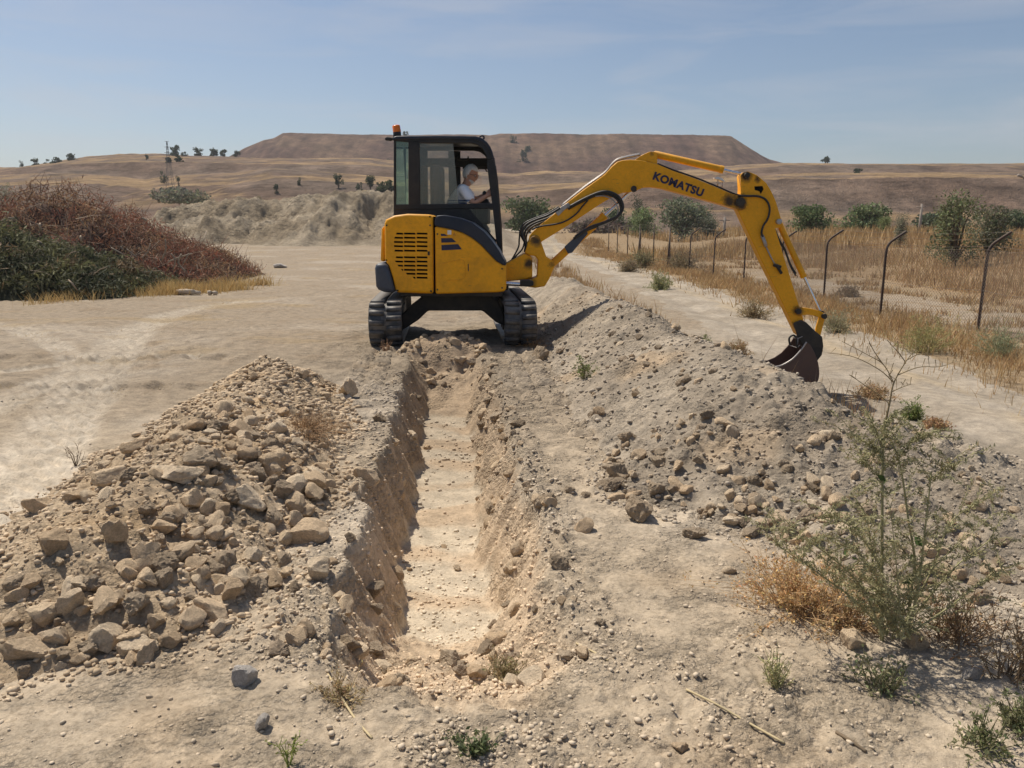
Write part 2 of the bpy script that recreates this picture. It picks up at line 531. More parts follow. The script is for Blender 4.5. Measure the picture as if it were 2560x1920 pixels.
# ------------------------------------------------------------------ soil colours
def flat_px(xv, yv):
    d = ray(xv * V2S, yv * V2S); t = -CAMZ / d[2]
    return (d[0] * t, d[1] * t)
PATHS = [([(-40, 1120), (60, 1000), (140, 900), (190, 830), (232, 770), (290, 712), (360, 680), (520, 650)], 0.30),
         ([(90, 1040), (150, 940), (205, 860), (215, 820), (190, 785), (120, 745), (40, 715), (-60, 690)], 0.20),
         ([(-60, 900), (40, 850), (130, 812), (215, 765), (275, 715), (330, 690)], 0.26), ([(-60, 800), (60, 790), (200, 772), (420, 765)], 0.14)]
PATHS = [([flat_px(*q) for q in p], w) for p, w in PATHS]
def wheel_paths(X, Y):
    L = np.zeros(X.shape)
    wob = 0.05 * perlin(X * 1.2, Y * 1.2, 127)
    for pts, w in PATHS:
        best = np.full(X.shape, 1e9)
        for a, b in zip(pts[:-1], pts[1:]):
            dx, dy = b[0] - a[0], b[1] - a[1]
            t = np.clip(((X - a[0]) * dx + (Y - a[1]) * dy) / (dx * dx + dy * dy), 0, 1)
            best = np.minimum(best, np.hypot(X - a[0] - t * dx, Y - a[1] - t * dy))
        L = np.maximum(L, ss(w * 1.15, w * 0.55, best + wob))
    return L * (0.55 + 0.45 * ss(-0.3, 0.2, fbm(X * 2, Y * 2, 3, 126)))
def soil_col(X, Y):
    n = X.shape
    c = np.empty(n + (3,))
    big = fbm(X * 0.35, Y * 0.35, 4, 121)[..., None]
    med = fbm(X * 1.5, Y * 1.5, 4, 124)[..., None]
    tan = np.array((0.42, 0.340, 0.245)); dust = np.array((0.51, 0.43, 0.33)); brown = np.array((0.36, 0.275, 0.185))
    c[:] = tan
    c = lerp(c, dust, ss(-0.05, 0.45, big))
    c = lerp(c, brown, 0.7 * ss(0.05, 0.5, med))
    # trampled dusty wheel paths on the left
    L = wheel_paths(X, Y)[..., None]
    if True:
        c = lerp(c, np.array((0.60, 0.52, 0.41)), 0.85 * L)
    # golden stubble patches on the pad
    gold = (ss(0.12, 0.5, fbm(X * 0.5 + 9, Y * 0.9, 4, 128)) * ss(-1.0, -2.5, X) * ss(5, 8, Y))[..., None]
    c = lerp(c, np.array((0.44, 0.33, 0.19)), 0.65 * gold)
    # trench
    td = trench_depth(X, Y)[..., None]
    fl = np.array((0.54, 0.455, 0.34))
    c = lerp(c, np.array((0.53, 0.405, 0.275)), ss(0.02, 0.12, td))
    c = lerp(c, lerp(fl, np.array((0.50, 0.385, 0.265)), ss(-0.1, 0.4, med + 0.42 * np.sin(Y * 11.0 + 1.5 * perlin(X * 2, Y * 1.0, 45))[..., None])), ss(0.37, 0.44, td))
    d2 = (((X + 0.74) / 0.52) ** 2 + ((Y - 8.62) / 0.36) ** 2)[..., None]
    c = lerp(c, np.array((0.53, 0.40, 0.27)), ss(1.1, 0.8, d2))
    # far side of the bank: verges, field
    s, hh, ww = crest_sd(X, Y)
    verge = (ss(0.8, 2.0, s) * ss(3.4, 4.2, X))[..., None]
    dry = lerp(np.array((0.40, 0.285, 0.165)), np.array((0.46, 0.36, 0.23)), ss(-0.3, 0.4, med))
    c = lerp(c, dry, 0.85 * verge * ss(6.0, 7.0, X + 0.5 * perlin(X * 0.6, Y * 0.6, 129))[..., None])
    track2 = (ss(1.6, 0.9, np.abs(X - 11.3 - 0.6 * perlin(Y * 0.06, Y * 0, 130))) * ss(12, 15, Y))[..., None]
    c = lerp(c, np.array((0.50, 0.41, 0.31)), 0.75 * track2 * ss(-0.5, 0.2, med))
    fld = (ss(13.0, 15.0, X) * ss(9, 12, Y))[..., None]
    c = lerp(c, np.array((0.42, 0.29, 0.165)), 0.9 * fld)
    fld2 = (ss(30, 42, Y) * ss(3.5, 6.5, X + 0.05 * (Y - 30)))[..., None]
    c = lerp(c, np.array((0.40, 0.285, 0.165)), 0.85 * fld2)
    far = ss(70, 140, Y)[..., None]
    c = lerp(c, np.array((0.38, 0.28, 0.18)), far)
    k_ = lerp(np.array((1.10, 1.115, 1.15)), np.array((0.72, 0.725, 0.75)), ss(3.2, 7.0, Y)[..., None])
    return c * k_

# ------------------------------------------------------------------ the ground sheet
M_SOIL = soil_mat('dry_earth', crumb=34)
def make_ground():
    oy = -1.5
    na = 780
    ang = np.linspace(R(-50), R(50), na)
    r = [2.35]
    while r[-1] < 2600:
        y = r[-1] - 1.5
        if y < 9.5:
            st = 0.0115 + 0.0028 * max(0, y - 2)
        elif y < 30:
            st = 0.033 * (y / 9.5) ** 1.8
        else:
            st = 0.26 * (y / 30) ** 2
        r.append(r[-1] + min(st, 90))
    r = np.array(r)
    A, RR = np.meshgrid(ang, r)
    X = RR * np.sin(A); Y = oy + RR * np.cos(A)
    Z = ground_z(X, Y)
    mb = MB()
    al = np.where(trench_depth(X, Y) > 0.40, 0.22, 1.35)
    al = al * (1 - 0.88 * wheel_paths(X, Y)) * lerp(1.0, 0.42, ss(-1.9, -2.6, X) * ss(3.5, 5.0, Y)) * lerp(1.0, 0.5, ss(9, 14, Y))
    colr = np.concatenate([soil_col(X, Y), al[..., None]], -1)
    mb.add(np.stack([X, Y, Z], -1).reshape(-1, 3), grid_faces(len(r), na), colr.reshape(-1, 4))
    return structure(mb.build('ground', M_SOIL, None, True))
ground = make_ground()

def patch(name, hfun, zfun, xs, ys, colfun, mat):
    X, Y = np.meshgrid(xs, ys)
    H = hfun(X, Y); Z = zfun(X, Y)
    f = grid_faces(len(ys), len(xs))
    keep = (H.ravel()[f] > -0.02).any(axis=1)
    f = f[keep]
    used = np.zeros(X.size, bool); used[f.ravel()] = True
    idx = np.cumsum(used) - 1
    v = np.stack([X, Y, Z], -1).reshape(-1, 3)[used]
    c = colfun(X, Y).reshape(-1, 3)[used]
    mb = MB(); mb.add(v, idx[f], c)
    return mb.build(name, mat, None, True)
def heap_col(X, Y):
    a = fbm(X * 1.4, Y * 1.4, 4, 141)[..., None]
    c = lerp(np.array((0.39, 0.30, 0.205)), np.array((0.49, 0.385, 0.27)), ss(-0.4, 0.4, a))
    o = fbm(X * 2.2 + 4, Y * 2.2, 3, 144)[..., None]
    return lerp(c, np.array((0.46, 0.33, 0.20)), 0.6 * ss(0.1, 0.5, o))
def bank_col(X, Y):
    a = fbm(X * 1.1, Y * 1.1, 4, 151)[..., None]
    c = lerp(np.array((0.29, 0.243, 0.19)), np.array((0.375, 0.318, 0.25)), ss(-0.4, 0.4, a))
    o = fbm(X * 1.4 + 4, Y * 1.4, 3, 154)[..., None]
    return lerp(c, np.array((0.47, 0.35, 0.23)), 0.6 * ss(0.12, 0.5, o))
ys = np.concatenate([np.arange(1.85, 4.5, 0.012), np.arange(4.5, 7.3, 0.018)])
spoil_heap = tag(patch('spoil_heap', heap_h, heap_z, np.arange(-2.75, -0.7, 0.012), ys, heap_col, M_SOIL),
                 'low brown heap of dug earth full of stones, left of the trench', 'earth heap')
ys = np.concatenate([np.arange(2.2, 5.2, 0.0135), np.arange(5.2, 10, 0.024), np.arange(10, 19.5, 0.05)])
xs = np.concatenate([np.arange(-0.2, 2.6, 0.0145), np.arange(2.6, 4.8, 0.03)])
spoil_bank = tag(patch('spoil_bank', bank_h, bank_z, xs, ys, bank_col, M_SOIL),
                 'long grey bank of excavated earth between trench and dirt road', 'earth bank')

# ------------------------------------------------------------------ dirt road
def make_road():
    ys = np.concatenate([np.arange(3.0, 14, 0.06), np.geomspace(14, 120, 260)])
    xs = np.linspace(2.6, 7.6, 120)
    Xr, Y = np.meshgrid(xs, ys)
    X = Xr + 0.5 * np.sin(Y * 0.05) - np.clip(Y - 35, 0, 200) * 0.07
    zg = ground_low(X, Y)
    e = 0.45 * perlin(X * 0.7, Y * 0.5, 161) + 0.2 * perlin(X * 2.5, Y * 2.0, 162)
    m = ss(0.0, 0.9, np.minimum(Xr - 3.2 + e, 7.0 - Xr + e))
    mid = np.exp(-((Xr - 5.4 + e * 0.3) / 0.28) ** 2)
    z = zg - 0.03 + 0.045 * m + 0.006 * fbm(X * 5, Y * 5, 3, 163)
    z = np.where(m < 0.02, zg - 0.05, z)
    a = fbm(X * 0.8, Y * 0.8, 4, 164)[..., None]
    c = lerp(np.array((0.30, 0.255, 0.20)), np.array((0.385, 0.333, 0.27)), ss(-0.3, 0.35, a))
    c = lerp(c, np.array((0.45, 0.36, 0.245)), 0.75 * (mid * ss(-0.3, 0.2, fbm(X * 1.2, Y * 0.6, 3, 167)))[..., None])
    c = np.concatenate([c, np.full(c.shape[:2] + (1,), 0.25)], -1)
    mb = MB(); mb.add(np.stack([X, Y, z], -1).reshape(-1, 3), grid_faces(len(ys), len(xs)), c.reshape(-1, 4))
    return structure(mb.build('dirt_road', M_SOIL, None, True))
dirt_road = make_road()

# ------------------------------------------------------------------ hills (overview pixels for skyline and ledges)
def curve(pts):
    p = np.array(pts, float)
    return lambda x: np.interp(x, p[:, 0], p[:, 1])
def zpx(yv, D):
    a = (960 - yv * V2S) / F
    return CAMZ + D * (-SP + a * CP) / (CP + a * SP)
def hill(name, rows, xs, nsub, amp, mat, colf):
    """rows: (distance, 'y' curve in overview pixels | 'z' curve in metres)"""
    D, Z = [], []
    for k in range(len(rows) - 1):
        for t in np.arange(nsub[k]) / nsub[k]:
            out = []
            for (d, kind, fn) in (rows[k], rows[k + 1]):
                out.append((np.full(xs.shape, float(d)), zpx(fn(xs), d) if kind == 'y' else fn(xs)))
            tt = t * t * (3 - 2 * t) * 0.35 + t * 0.65
            D.append(lerp(out[0][0], out[1][0], t)); Z.append(lerp(out[0][1], out[1][1], tt))
    d, kind, fn = rows[-1]
    D.append(np.full(xs.shape, float(d))); Z.append(zpx(fn(xs), d) if kind == 'y' else fn(xs))
    D = np.array(D); Z = np.array(Z)
    rr = ray(1280, 569)
    X = (xs[None, :] * V2S - 1280) / F * D / CP * (1 / 1.0)
    X = X * CP * (CP + 0.0)  # horizon plane: forward component of the sight line near the horizon
    X = (xs[None, :] * V2S - 1280) / F * D / (CP + SP * SP / CP)
    Z = Z + amp * (fbm(X * 0.03, D * 0.03, 4, 171) * 1.2 - 0.9 * np.abs(fbm(X * 0.11, D * 0.02, 4, 175))) * ss(rows[0][0], rows[1][0], D)
    Y = D + 6 * perlin(X * 0.012, D * 0.012, 179)
    mb = MB(); mb.add(np.stack([X, Y, Z], -1).reshape(-1, 3), grid_faces(*D.shape), colf(X, Y, Z, D).reshape(-1, 3))
    return structure(mb.build(name, mat, None, True))
M_HILL = soil_mat('hill_grass', 0.16, 0.9, 0.9, 0.55, 1.30, 1.2)
GOLD = np.array((0.43, 0.295, 0.165)); MAUVE = np.array((0.215, 0.148, 0.108)); GREY = np.array((0.24, 0.18, 0.138))
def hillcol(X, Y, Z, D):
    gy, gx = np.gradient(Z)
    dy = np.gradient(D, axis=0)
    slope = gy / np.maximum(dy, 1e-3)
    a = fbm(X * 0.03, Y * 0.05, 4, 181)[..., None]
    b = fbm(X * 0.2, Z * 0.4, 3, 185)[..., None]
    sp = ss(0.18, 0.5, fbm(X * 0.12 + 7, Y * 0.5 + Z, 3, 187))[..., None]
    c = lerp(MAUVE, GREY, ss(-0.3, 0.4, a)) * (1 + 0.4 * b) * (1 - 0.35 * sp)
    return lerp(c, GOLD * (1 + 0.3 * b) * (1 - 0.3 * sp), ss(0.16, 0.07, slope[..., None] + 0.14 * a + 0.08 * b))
y_crest = curve([(-500, 374), (0, 361), (60, 363), (172, 346.5), (212, 339), (275, 334.5), (362, 332), (400, 335), (510, 337), (574, 341),
                 (689, 341), (804, 341), (900, 352), (1000, 366), (1110, 375), (1180, 370), (1280, 373), (1400, 372), (1500, 366),
                 (1600, 357), (1690, 353), (2212, 352), (2800, 357)])
y_foot = curve([(-500, 448), (300, 432), (500, 424), (850, 428), (1080, 446), (1690, 452), (2212, 462), (2800, 470)])
y_l1 = curve([(-500, 402), (0, 398), (200, 392), (330, 405), (400, 398), (500, 400), (600, 386), (850, 398), (1000, 408), (1110, 412),
              (1280, 402), (1500, 395), (1690, 385), (2000, 384), (2212, 388), (2800, 392)])
y_l2 = curve([(-500, 394), (0, 380), (120, 374), (240, 376), (330, 388), (420, 378), (520, 376), (600, 366), (850, 384), (1000, 396), (1110, 400),
              (1280, 393), (1500, 388), (1690, 374), (2000, 371), (2212, 375), (2800, 380)])
y_l3 = curve([(-500, 388), (0, 370), (172, 357), (300, 351), (400, 352), (510, 352), (690, 356), (804, 357), (900, 366), (1000, 378), (1110, 382),
              (1180, 377), (1280, 379), (1400, 380), (1500, 374), (1600, 365), (1690, 358), (2212, 357), (2800, 362)])
xs_h = np.arange(-500, 2801, 5.0)
zc = lambda v: (lambda x: np.full(x.shape, float(v)))
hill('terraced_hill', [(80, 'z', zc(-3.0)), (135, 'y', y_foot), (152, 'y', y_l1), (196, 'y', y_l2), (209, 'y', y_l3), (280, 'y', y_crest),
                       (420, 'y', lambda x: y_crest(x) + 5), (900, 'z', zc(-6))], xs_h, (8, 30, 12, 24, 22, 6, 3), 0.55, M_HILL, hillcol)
y_mesa = curve([(300, 420), (430, 372), (505, 340), (540, 322), (585, 303), (604, 300), (625, 289), (860, 290), (1058, 291.5), (1080, 288.5),
                (1560, 290), (1575, 292), (1600, 308), (1640, 334), (1662, 345), (1690, 352), (1760, 362), (1900, 400), (2000, 430)])
xs_m = np.arange(300, 2001, 5.0)
def mesacol(X, Y, Z, D):
    a = fbm(X * 0.03, Z * 0.06, 4, 191)[..., None]
    b = fbm(X * 0.25, Z * 0.06, 4, 195)[..., None]
    c = lerp(np.array((0.140, 0.086, 0.066)), np.array((0.205, 0.136, 0.092)), ss(-0.3, 0.35, a))
    sp = ss(0.15, 0.5, fbm(X * 0.10 + 3, Z * 0.3, 3, 197))[..., None]
    return c * (1 + 0.55 * b) * (1 + 0.3 * sp)
y_mesaf = curve([(300, 470), (505, 398), (860, 400), (1080, 404), (1560, 404), (1690, 420), (2000, 470)])
hill('flat_topped_hill', [(345, 'y', y_mesaf), (430, 'y', y_mesa), (445, 'y', lambda x: y_mesa(x) + 0.5), (620, 'y', lambda x: y_mesa(x) + 22),
                          (900, 'z', zc(-6))], xs_m, (50, 3, 4, 3), 0.7, M_HILL, mesacol)

# ------------------------------------------------------------------ far spoil bank behind the yard
def far_bank():
    D = np.linspace(52, 84, 150)
    xv = np.arange(290, 1050, 3.0)
    top = curve([(290, 500), (330, 470), (345, 452), (400, 444), (470, 432), (500, 431), (640, 428), (700, 424), (740, 417), (770, 412), (830, 411), (900, 416), (1000, 436), (1050, 470)])
    step = curve([(290, 500), (330, 485), (450, 462), (560, 466), (600, 470), (700, 455), (760, 452), (800, 470), (850, 470), (1050, 490)])
    Dg, Xg = np.meshgrid(D, xv, indexing='ij')
    zt = zpx(top(Xg), 74); zs = zpx(step(Xg), 66)
    X = (Xg * V2S - 1280) / F * Dg / (CP + SP * SP / CP)
    wob = 2.5 * perlin(X * 0.22, Dg * 0.0 + 2, 201) + 1.2 * perlin(X * 0.7, Dg * 0.1, 202)
    d = Dg + wob
    low = ss(57, 66, d) * np.maximum(zs, 0.3)
    up = ss(66.5, 70, d) * np.maximum(zt - zs, 0)
    back = ss(75, 82, Dg)
    z = -0.25 + low + up * 1.0
    z = z * (1 - back) - 0.6 * back
    z = z + (0.7 * fbm(X * 0.4, Dg * 0.4, 5, 203, 0.65) - 0.5 * np.abs(fbm(X * 0.5, Dg * 0.3, 4, 208, 0.6)) + 0.35 * clods(X / 1.3, Dg / 1.3, 209) + 0.25 * fbm(X * 1.7, Dg * 1.7, 3, 210)) * ss(55, 60, Dg) * (1 - back) * ss(0.1, 1.2, z)
    a = fbm(X * 0.3, Dg * 0.3, 4, 206)[..., None]
    c = lerp(np.array((0.34, 0.275, 0.195)), np.array((0.45, 0.375, 0.28)), ss(-0.3, 0.3, a))
    c = lerp(c, np.array((0.43, 0.33, 0.19)), 0.6 * (ss(72, 75, d))[..., None])
    mb = MB(); mb.add(np.stack([X, Dg, z], -1).reshape(-1, 3), grid_faces(*Dg.shape), c.reshape(-1, 3))
    return tag(mb.build('far_spoil_bank', M_FAR, None, True), 'eroded grey earth bank at the far end of the yard, behind the excavator', 'earth bank')
M_FAR = soil_mat('far_earth', 0.9, 5, 0.9, 0.66, 1.2, 0.25, crumb=2.2)
far_bank()
# ================================================================== STONES
rng = np.random.default_rng(7)
def ico(sub):
    bm = bmesh.new(); bmesh.ops.create_icosphere(bm, subdivisions=sub, radius=1.0)
    bm.verts.ensure_lookup_table()
    v = np.array([x.co[:] for x in bm.verts]); f = np.array([[q.index for q in p.verts] for p in bm.faces]); bm.free()
    return v, f
ICO1, ICO2, ICO3, ICO4 = ico(1), ico(2), ico(3), ico(4)
def noise3(v, sc, s):
    return (perlin(v[:, 0] * sc + 3.1, v[:, 1] * sc + v[:, 2] * sc * 0.7, s) + perlin(v[:, 2] * sc, v[:, 0] * sc - v[:, 1] * sc * 0.6 + 5, s + 1)) * 0.5
def stone_mesh(base, nplanes, seed, rough=0.05, lumpy=0.0):
    """an angular block: a ball cut by random planes, its faces then roughened"""
    r_ = np.random.default_rng(seed)
    v, f = base
    n = r_.normal(size=(nplanes, 3)); n /= np.linalg.norm(n, axis=1)[:, None]
    h = r_.uniform(0.52, 0.98, nplanes)
    dots = v @ n.T
    rad = np.min(np.where(dots > 0.05, h / np.maximum(dots, 0.05), 9), axis=1)
    rad = np.minimum(rad, 1.15)
    rad = rad * (1 + rough * noise3(v, 2.2, seed) * 2 + rough * noise3(v, 6.0, seed + 5) + 0.5 * rough * noise3(v, 14.0, seed + 9))
    if lumpy:
        rad = rad * (1 + lumpy * np.abs(noise3(v, 3.0, seed + 20)) * 1.5 + lumpy * 0.8 * noise3(v, 8.0, seed + 21))
    return v * rad[:, None], f
def rock_material(name, ca, cb, cc, dark=False):
    m, nt, b = new_mat(name)
    oi = N(nt, 'ShaderNodeObjectInfo')
    base = ramp(nt, oi.outputs['Random'], [(0.0, ca), (0.3, cb), (0.55, cc), (0.8, tuple(0.8 * x for x in cb)), (1.0, ca)])
    n1 = noise_node(nt, 2.2, 6, 0.65); n2 = noise_node(nt, 9, 5, 0.7); n3 = noise_node(nt, 30, 4, 0.7)
    r1 = ramp(nt, n1.outputs['Fac'], [(0.3, (0.74, 0.72, 0.70)), (0.68, (1.14, 1.12, 1.08))])
    r2 = ramp(nt, n2.outputs['Fac'], [(0.3, (0.78, 0.77, 0.76)), (0.6, (1.06, 1.06, 1.06))])
    c = mixc(nt, 1.0, base.outputs['Color'], r1.outputs['Color'], 'MULTIPLY')
    c = mixc(nt, 1.0, c, r2.outputs['Color'], 'MULTIPLY')
    # dust settled on upward faces of each stone
    nt.links.new(c, b.inputs['Base Color'])
    b.inputs['Roughness'].default_value = 0.95; b.inputs['Specular IOR Level'].default_value = 0.15
    p = bump(nt, b, n2.outputs['Fac'], 0.55, 0.08)
    bump(nt, b, n3.outputs['Fac'], 0.5, 0.03, p)
    return m
M_ROCK = rock_material('limestone', (0.76, 0.60, 0.42), (0.68, 0.51, 0.34), (0.80, 0.66, 0.49))
M_CLOD = rock_material('clay_clod', (0.48, 0.38, 0.28), (0.42, 0.33, 0.235), (0.52, 0.42, 0.31))
M_GREY = rock_material('grey_stone', (0.58, 0.54, 0.50), (0.54, 0.50, 0.46), (0.60, 0.56, 0.52))
def protos(base, n, seed, planes, rough, lumpy, mat, nm):
    out = []
    for i in range(n):
        v, f = stone_mesh(base, planes, seed + i * 13, rough, lumpy)
        v = v / np.abs(v).max()
        mb = MB(); mb.add(v, f); me = mb.mesh(nm, True); me.materials.append(mat)
        try:
            me.set_sharp_from_angle(angle=R(24))
        except Exception:
            pass
        out.append(me)
    return out
BIG = protos(ICO4, 9, 100, 10, 0.045, 0, M_ROCK, 'boulder')
MID = protos(ICO3, 12, 300, 9, 0.05, 0, M_ROCK, 'stone')
MIDG = protos(ICO3, 5, 500, 12, 0.05, 0, M_GREY, 'stone')
CLOD = protos(ICO4, 6, 700, 16, 0.05, 0.16, M_CLOD, 'clod')
def put_stone(name, px, py, w, h, kind='rock', parent=None, flat=1.0, seed=0, sink=0.16, ymax=60):
    """w, h: the size it shows, in photograph pixels; (px, py) is its middle"""
    p = hit(px, py + h * 0.35, ymax)
    if p is None:
        return None
    k = pxm(p.y, p.z)
    r_ = np.random.default_rng(seed + int(px * 7 + py * 13))
    meshes = {'rock': BIG if w > 55 else MID, 'clod': CLOD, 'grey': MIDG}[kind]
    me = meshes[r_.integers(len(meshes))]
    o = bpy.data.objects.new(name, me); COL.objects.link(o)
    sx = w / k * 0.57; sz = h / k * 0.58; sy = 0.5 * (sx + sz) * r_.uniform(0.85, 1.15)
    o.scale = (sx, sy, sz)
    tilt = 0.30
    o.rotation_euler = (r_.uniform(-tilt, tilt), r_.uniform(-tilt, tilt), r_.uniform(-0.35, 0.35) + (math.pi if r_.random() < 0.5 else 0))
    o.location = (p.x, p.y + sy * 0.35, p.z + sz * (1 - 2 * sink) * 0.75)
    if parent is not None:
        o.parent = parent
    return o
def z5(x, y, w, h):      # from the enlarged left heap
    s = 1.886
    return (x / s, 840 + y / s, w / s, h / s)
def z7(x, y, w, h):      # from the enlarged right side
    s = 1.627
    return (1400 + x / s, 900 + y / s, w / s, h / s)
G1 = 'large stones on the left earth heap'
left_boulders = [
    (z5(815, 655, 262, 105), 'rock', 'wide flat pale boulder in the left heap, the broadest there'),
    (z5(950, 590, 165, 120), 'clod', 'dark brown clay block directly behind the widest boulder of the left heap'),
    (z5(490, 665, 190, 95), 'rock', 'flat tan slab on the left crest of the heap, left of the widest boulder'),
    (z5(612, 522, 150, 68), 'rock', 'long low tan stone on the far left edge of the heap'),
    (z5(1305, 575, 120, 88), 'rock', 'rounded pale stone high on the heap, leaning towards the trench'),
    (z5(1150, 770, 185, 130), 'rock', 'tall angular pale boulder in the middle of the stony slope facing the trench'),
    (z5(1440, 930, 190, 130), 'rock', 'large flat-topped boulder at the heap edge, half way along the near trench'),
    (z5(1725, 660, 118, 105), 'rock', 'pointed tan boulder alone on the left rim of the trench'),
    (z5(250, 975, 140, 115), 'rock', 'slanted angular slab standing out of bare brown earth at far left'),
    (z5(125, 1485, 240, 145), 'rock', 'big blocky boulder at the lower left corner of the heap, the largest at its foot'),
    (z5(635, 1472, 185, 128), 'rock', 'big angular boulder resting on flat ground at the near foot of the heap'),
    (z5(500, 1420, 150, 150), 'rock', 'tall wedge-shaped boulder behind a small dark stone at the near foot of the heap'),
    (z5(250, 1420, 138, 105), 'rock', 'rough leaning stone just behind the largest corner boulder'),
    (z5(416, 1480, 102, 75), 'clod', 'small dark grey stone in front of the tall wedge-shaped boulder'),
    (z5(805, 1432, 115, 82), 'rock', 'medium rough stone right of the big boulder at the near foot of the heap'),
    (z5(990, 1300, 188, 120), 'rock', 'boat-shaped pale boulder low on the right of the near slope'),
    (z5(120, 1178, 115, 92), 'rock', 'rounded tan stone at the left edge of the picture, half way up the heap'),
    (z5(760, 1140, 90, 108), 'clod', 'upright brown clay lump in the middle of the near slope'),
    (z5(612, 1125, 85, 92), 'rock', 'pale squarish stone beside the upright brown clay lump'),
    (z5(1080, 1205, 112, 110), 'rock', 'squarish stone just above the boat-shaped boulder'),
    (z5(1510, 1105, 120, 122), 'rock', 'large pale block at the foot of the heap nearest the trench wall'),
    (z5(1640, 255, 92, 110), 'rock', 'upright tan stone near the far end of the heap, towards the trench'),
    (z5(170, 795, 130, 95), 'rock', 'leaning tan slab at the left skyline of the heap'),
    (z5(360, 752, 122, 66), 'rock', 'low broad stone below the flat slab on the left crest'),
    (z5(1020, 1378, 84, 76), 'rock', 'small square stone tucked under the right end of the boat-shaped boulder'),
    (z5(275, 1558, 60, 60), 'rock', 'fist-sized round stone on bare ground before the corner boulder'),
    (z5(360, 1535, 80, 52), 'rock', 'oval stone lying on bare ground right of the fist-sized round one'),
    (z5(100, 1585, 66, 78), 'clod', 'small dark clod on bare ground at the lower left of the picture'),
    (z5(1430, 180, 60, 55), 'rock', 'pale stone just right of the far peak of the left heap'),
]
for i, (q, kind, lab) in enumerate(left_boulders):
    o = put_stone('boulder' if kind == 'rock' else 'clod', *q, kind=kind, seed=i)
    tag(o, lab, 'stone' if kind == 'rock' else 'clod', G1)
G2 = 'large stones and clods on the right bank'
right_boulders = [
    (z7(680, 262, 92, 50), 'rock', 'pale wedge-shaped stone high on the middle of the right bank'),
    (z7(710, 290, 60, 60), 'rock', 'smaller pale stone touching the pale wedge high on the right bank'),
    (z7(325, 388, 82, 54), 'rock', 'smooth tan stone low on the left side of the right bank'),
    (z7(268, 312, 78, 44), 'clod', 'dark overhanging clod above the smooth tan stone of the right bank'),
    (z7(205, 512, 130, 66), 'clod', 'broad dark clay clod at the left foot of the right bank'),
    (z7(240, 455, 95, 80), 'clod', 'dark crumbly clod sitting on the broad one at the left foot of the right bank'),
    (z7(325, 605, 118, 128), 'clod', 'large upright grey clay clod standing on flat ground, nearest the trench'),
    (z7(555, 707, 100, 60), 'clod', 'low grey clod at the front foot of the right bank'),
    (z7(740, 578, 66, 50), 'rock', 'pale stone with a bright top in the stone band of the right bank'),
    (z7(803, 568, 70, 56), 'rock', 'squarish pale stone in the stone band, right of the bright-topped one'),
    (z7(850, 505, 52, 50), 'rock', 'cube-like orange-tan stone at the top of the stone band'),
    (z7(1087, 547, 58, 60), 'rock', 'five-sided orange-tan stone at the right end of the stone band'),
    (z7(1132, 582, 66, 54), 'rock', 'dusty pale stone beside the five-sided one'),
    (z7(703, 656, 86, 44), 'rock', 'long flat pale stone at the foot of the stone band'),
    (z7(826, 662, 66, 50), 'rock', 'round pale stone at the foot of the stone band, above the dry orange weed'),
    (z7(690, 855, 56, 38), 'rock', 'tan pyramid-shaped stone at the left edge of the dry orange weed'),
    (z7(1195, 1142, 100, 76), 'rock', 'dusty stone at the foot of the tall green weed, left of its stems'),
    (z7(1460, 1147, 92, 78), 'rock', 'pale block at the foot of the tall green weed, right of its stems'),
    (z7(1680, 1276, 90, 66), 'grey', 'blue-grey stone in the shade below the tall green weed'),
    (z7(42, 526, 50, 42), 'clod', 'small dark clod on flat ground, left of the broad clay clod'),
    (z7(105, 551, 46, 34), 'clod', 'smaller dark clod next to the broad clay clod'),
]
for i, (q, kind, lab) in enumerate(right_boulders):
    o = put_stone('clod' if kind == 'clod' else 'stone', *q, kind=kind, seed=i + 50)
    tag(o, lab, 'clod' if kind == 'clod' else 'stone', G2)
for q, kind, lab in (((608, 1692, 62, 60), 'grey', 'grey stone standing on edge on the bare foreground'),
                     ((652, 1812, 50, 44), 'grey', 'grey flat-topped stone nearest the bottom of the picture, left of centre'),
                     ((1704, 1871, 44, 32), 'rock', 'pale pebble lying alone at the bottom right of centre'),
                     ((1502, 1555, 26, 22), 'clod', 'small dark pebble alone on the flat ground right of the trench'),
                     ((1244, 1155, 34, 30), 'rock', 'tan stone caught on the right wall of the trench'),
                     ((1300, 1370, 46, 50), 'rock', 'reddish tan block in the right wall of the trench'),
                     ((1350, 885, 42, 44), 'clod', 'dark angular clod on the rim behind the trench, before the right track'),
                     ((524, 666, 60, 22), 'grey', 'low grey rock on the yard right of the brush pile'),
                     ((700, 664, 34, 16), 'grey', 'small flat grey rock in the middle of the yard')):
    o = put_stone('stone' if kind != 'clod' else 'clod', *q, kind=kind, seed=90)
    if o:
        tag(o, lab, 'stone' if kind != 'clod' else 'clod', 'loose stones about the trench and yard')

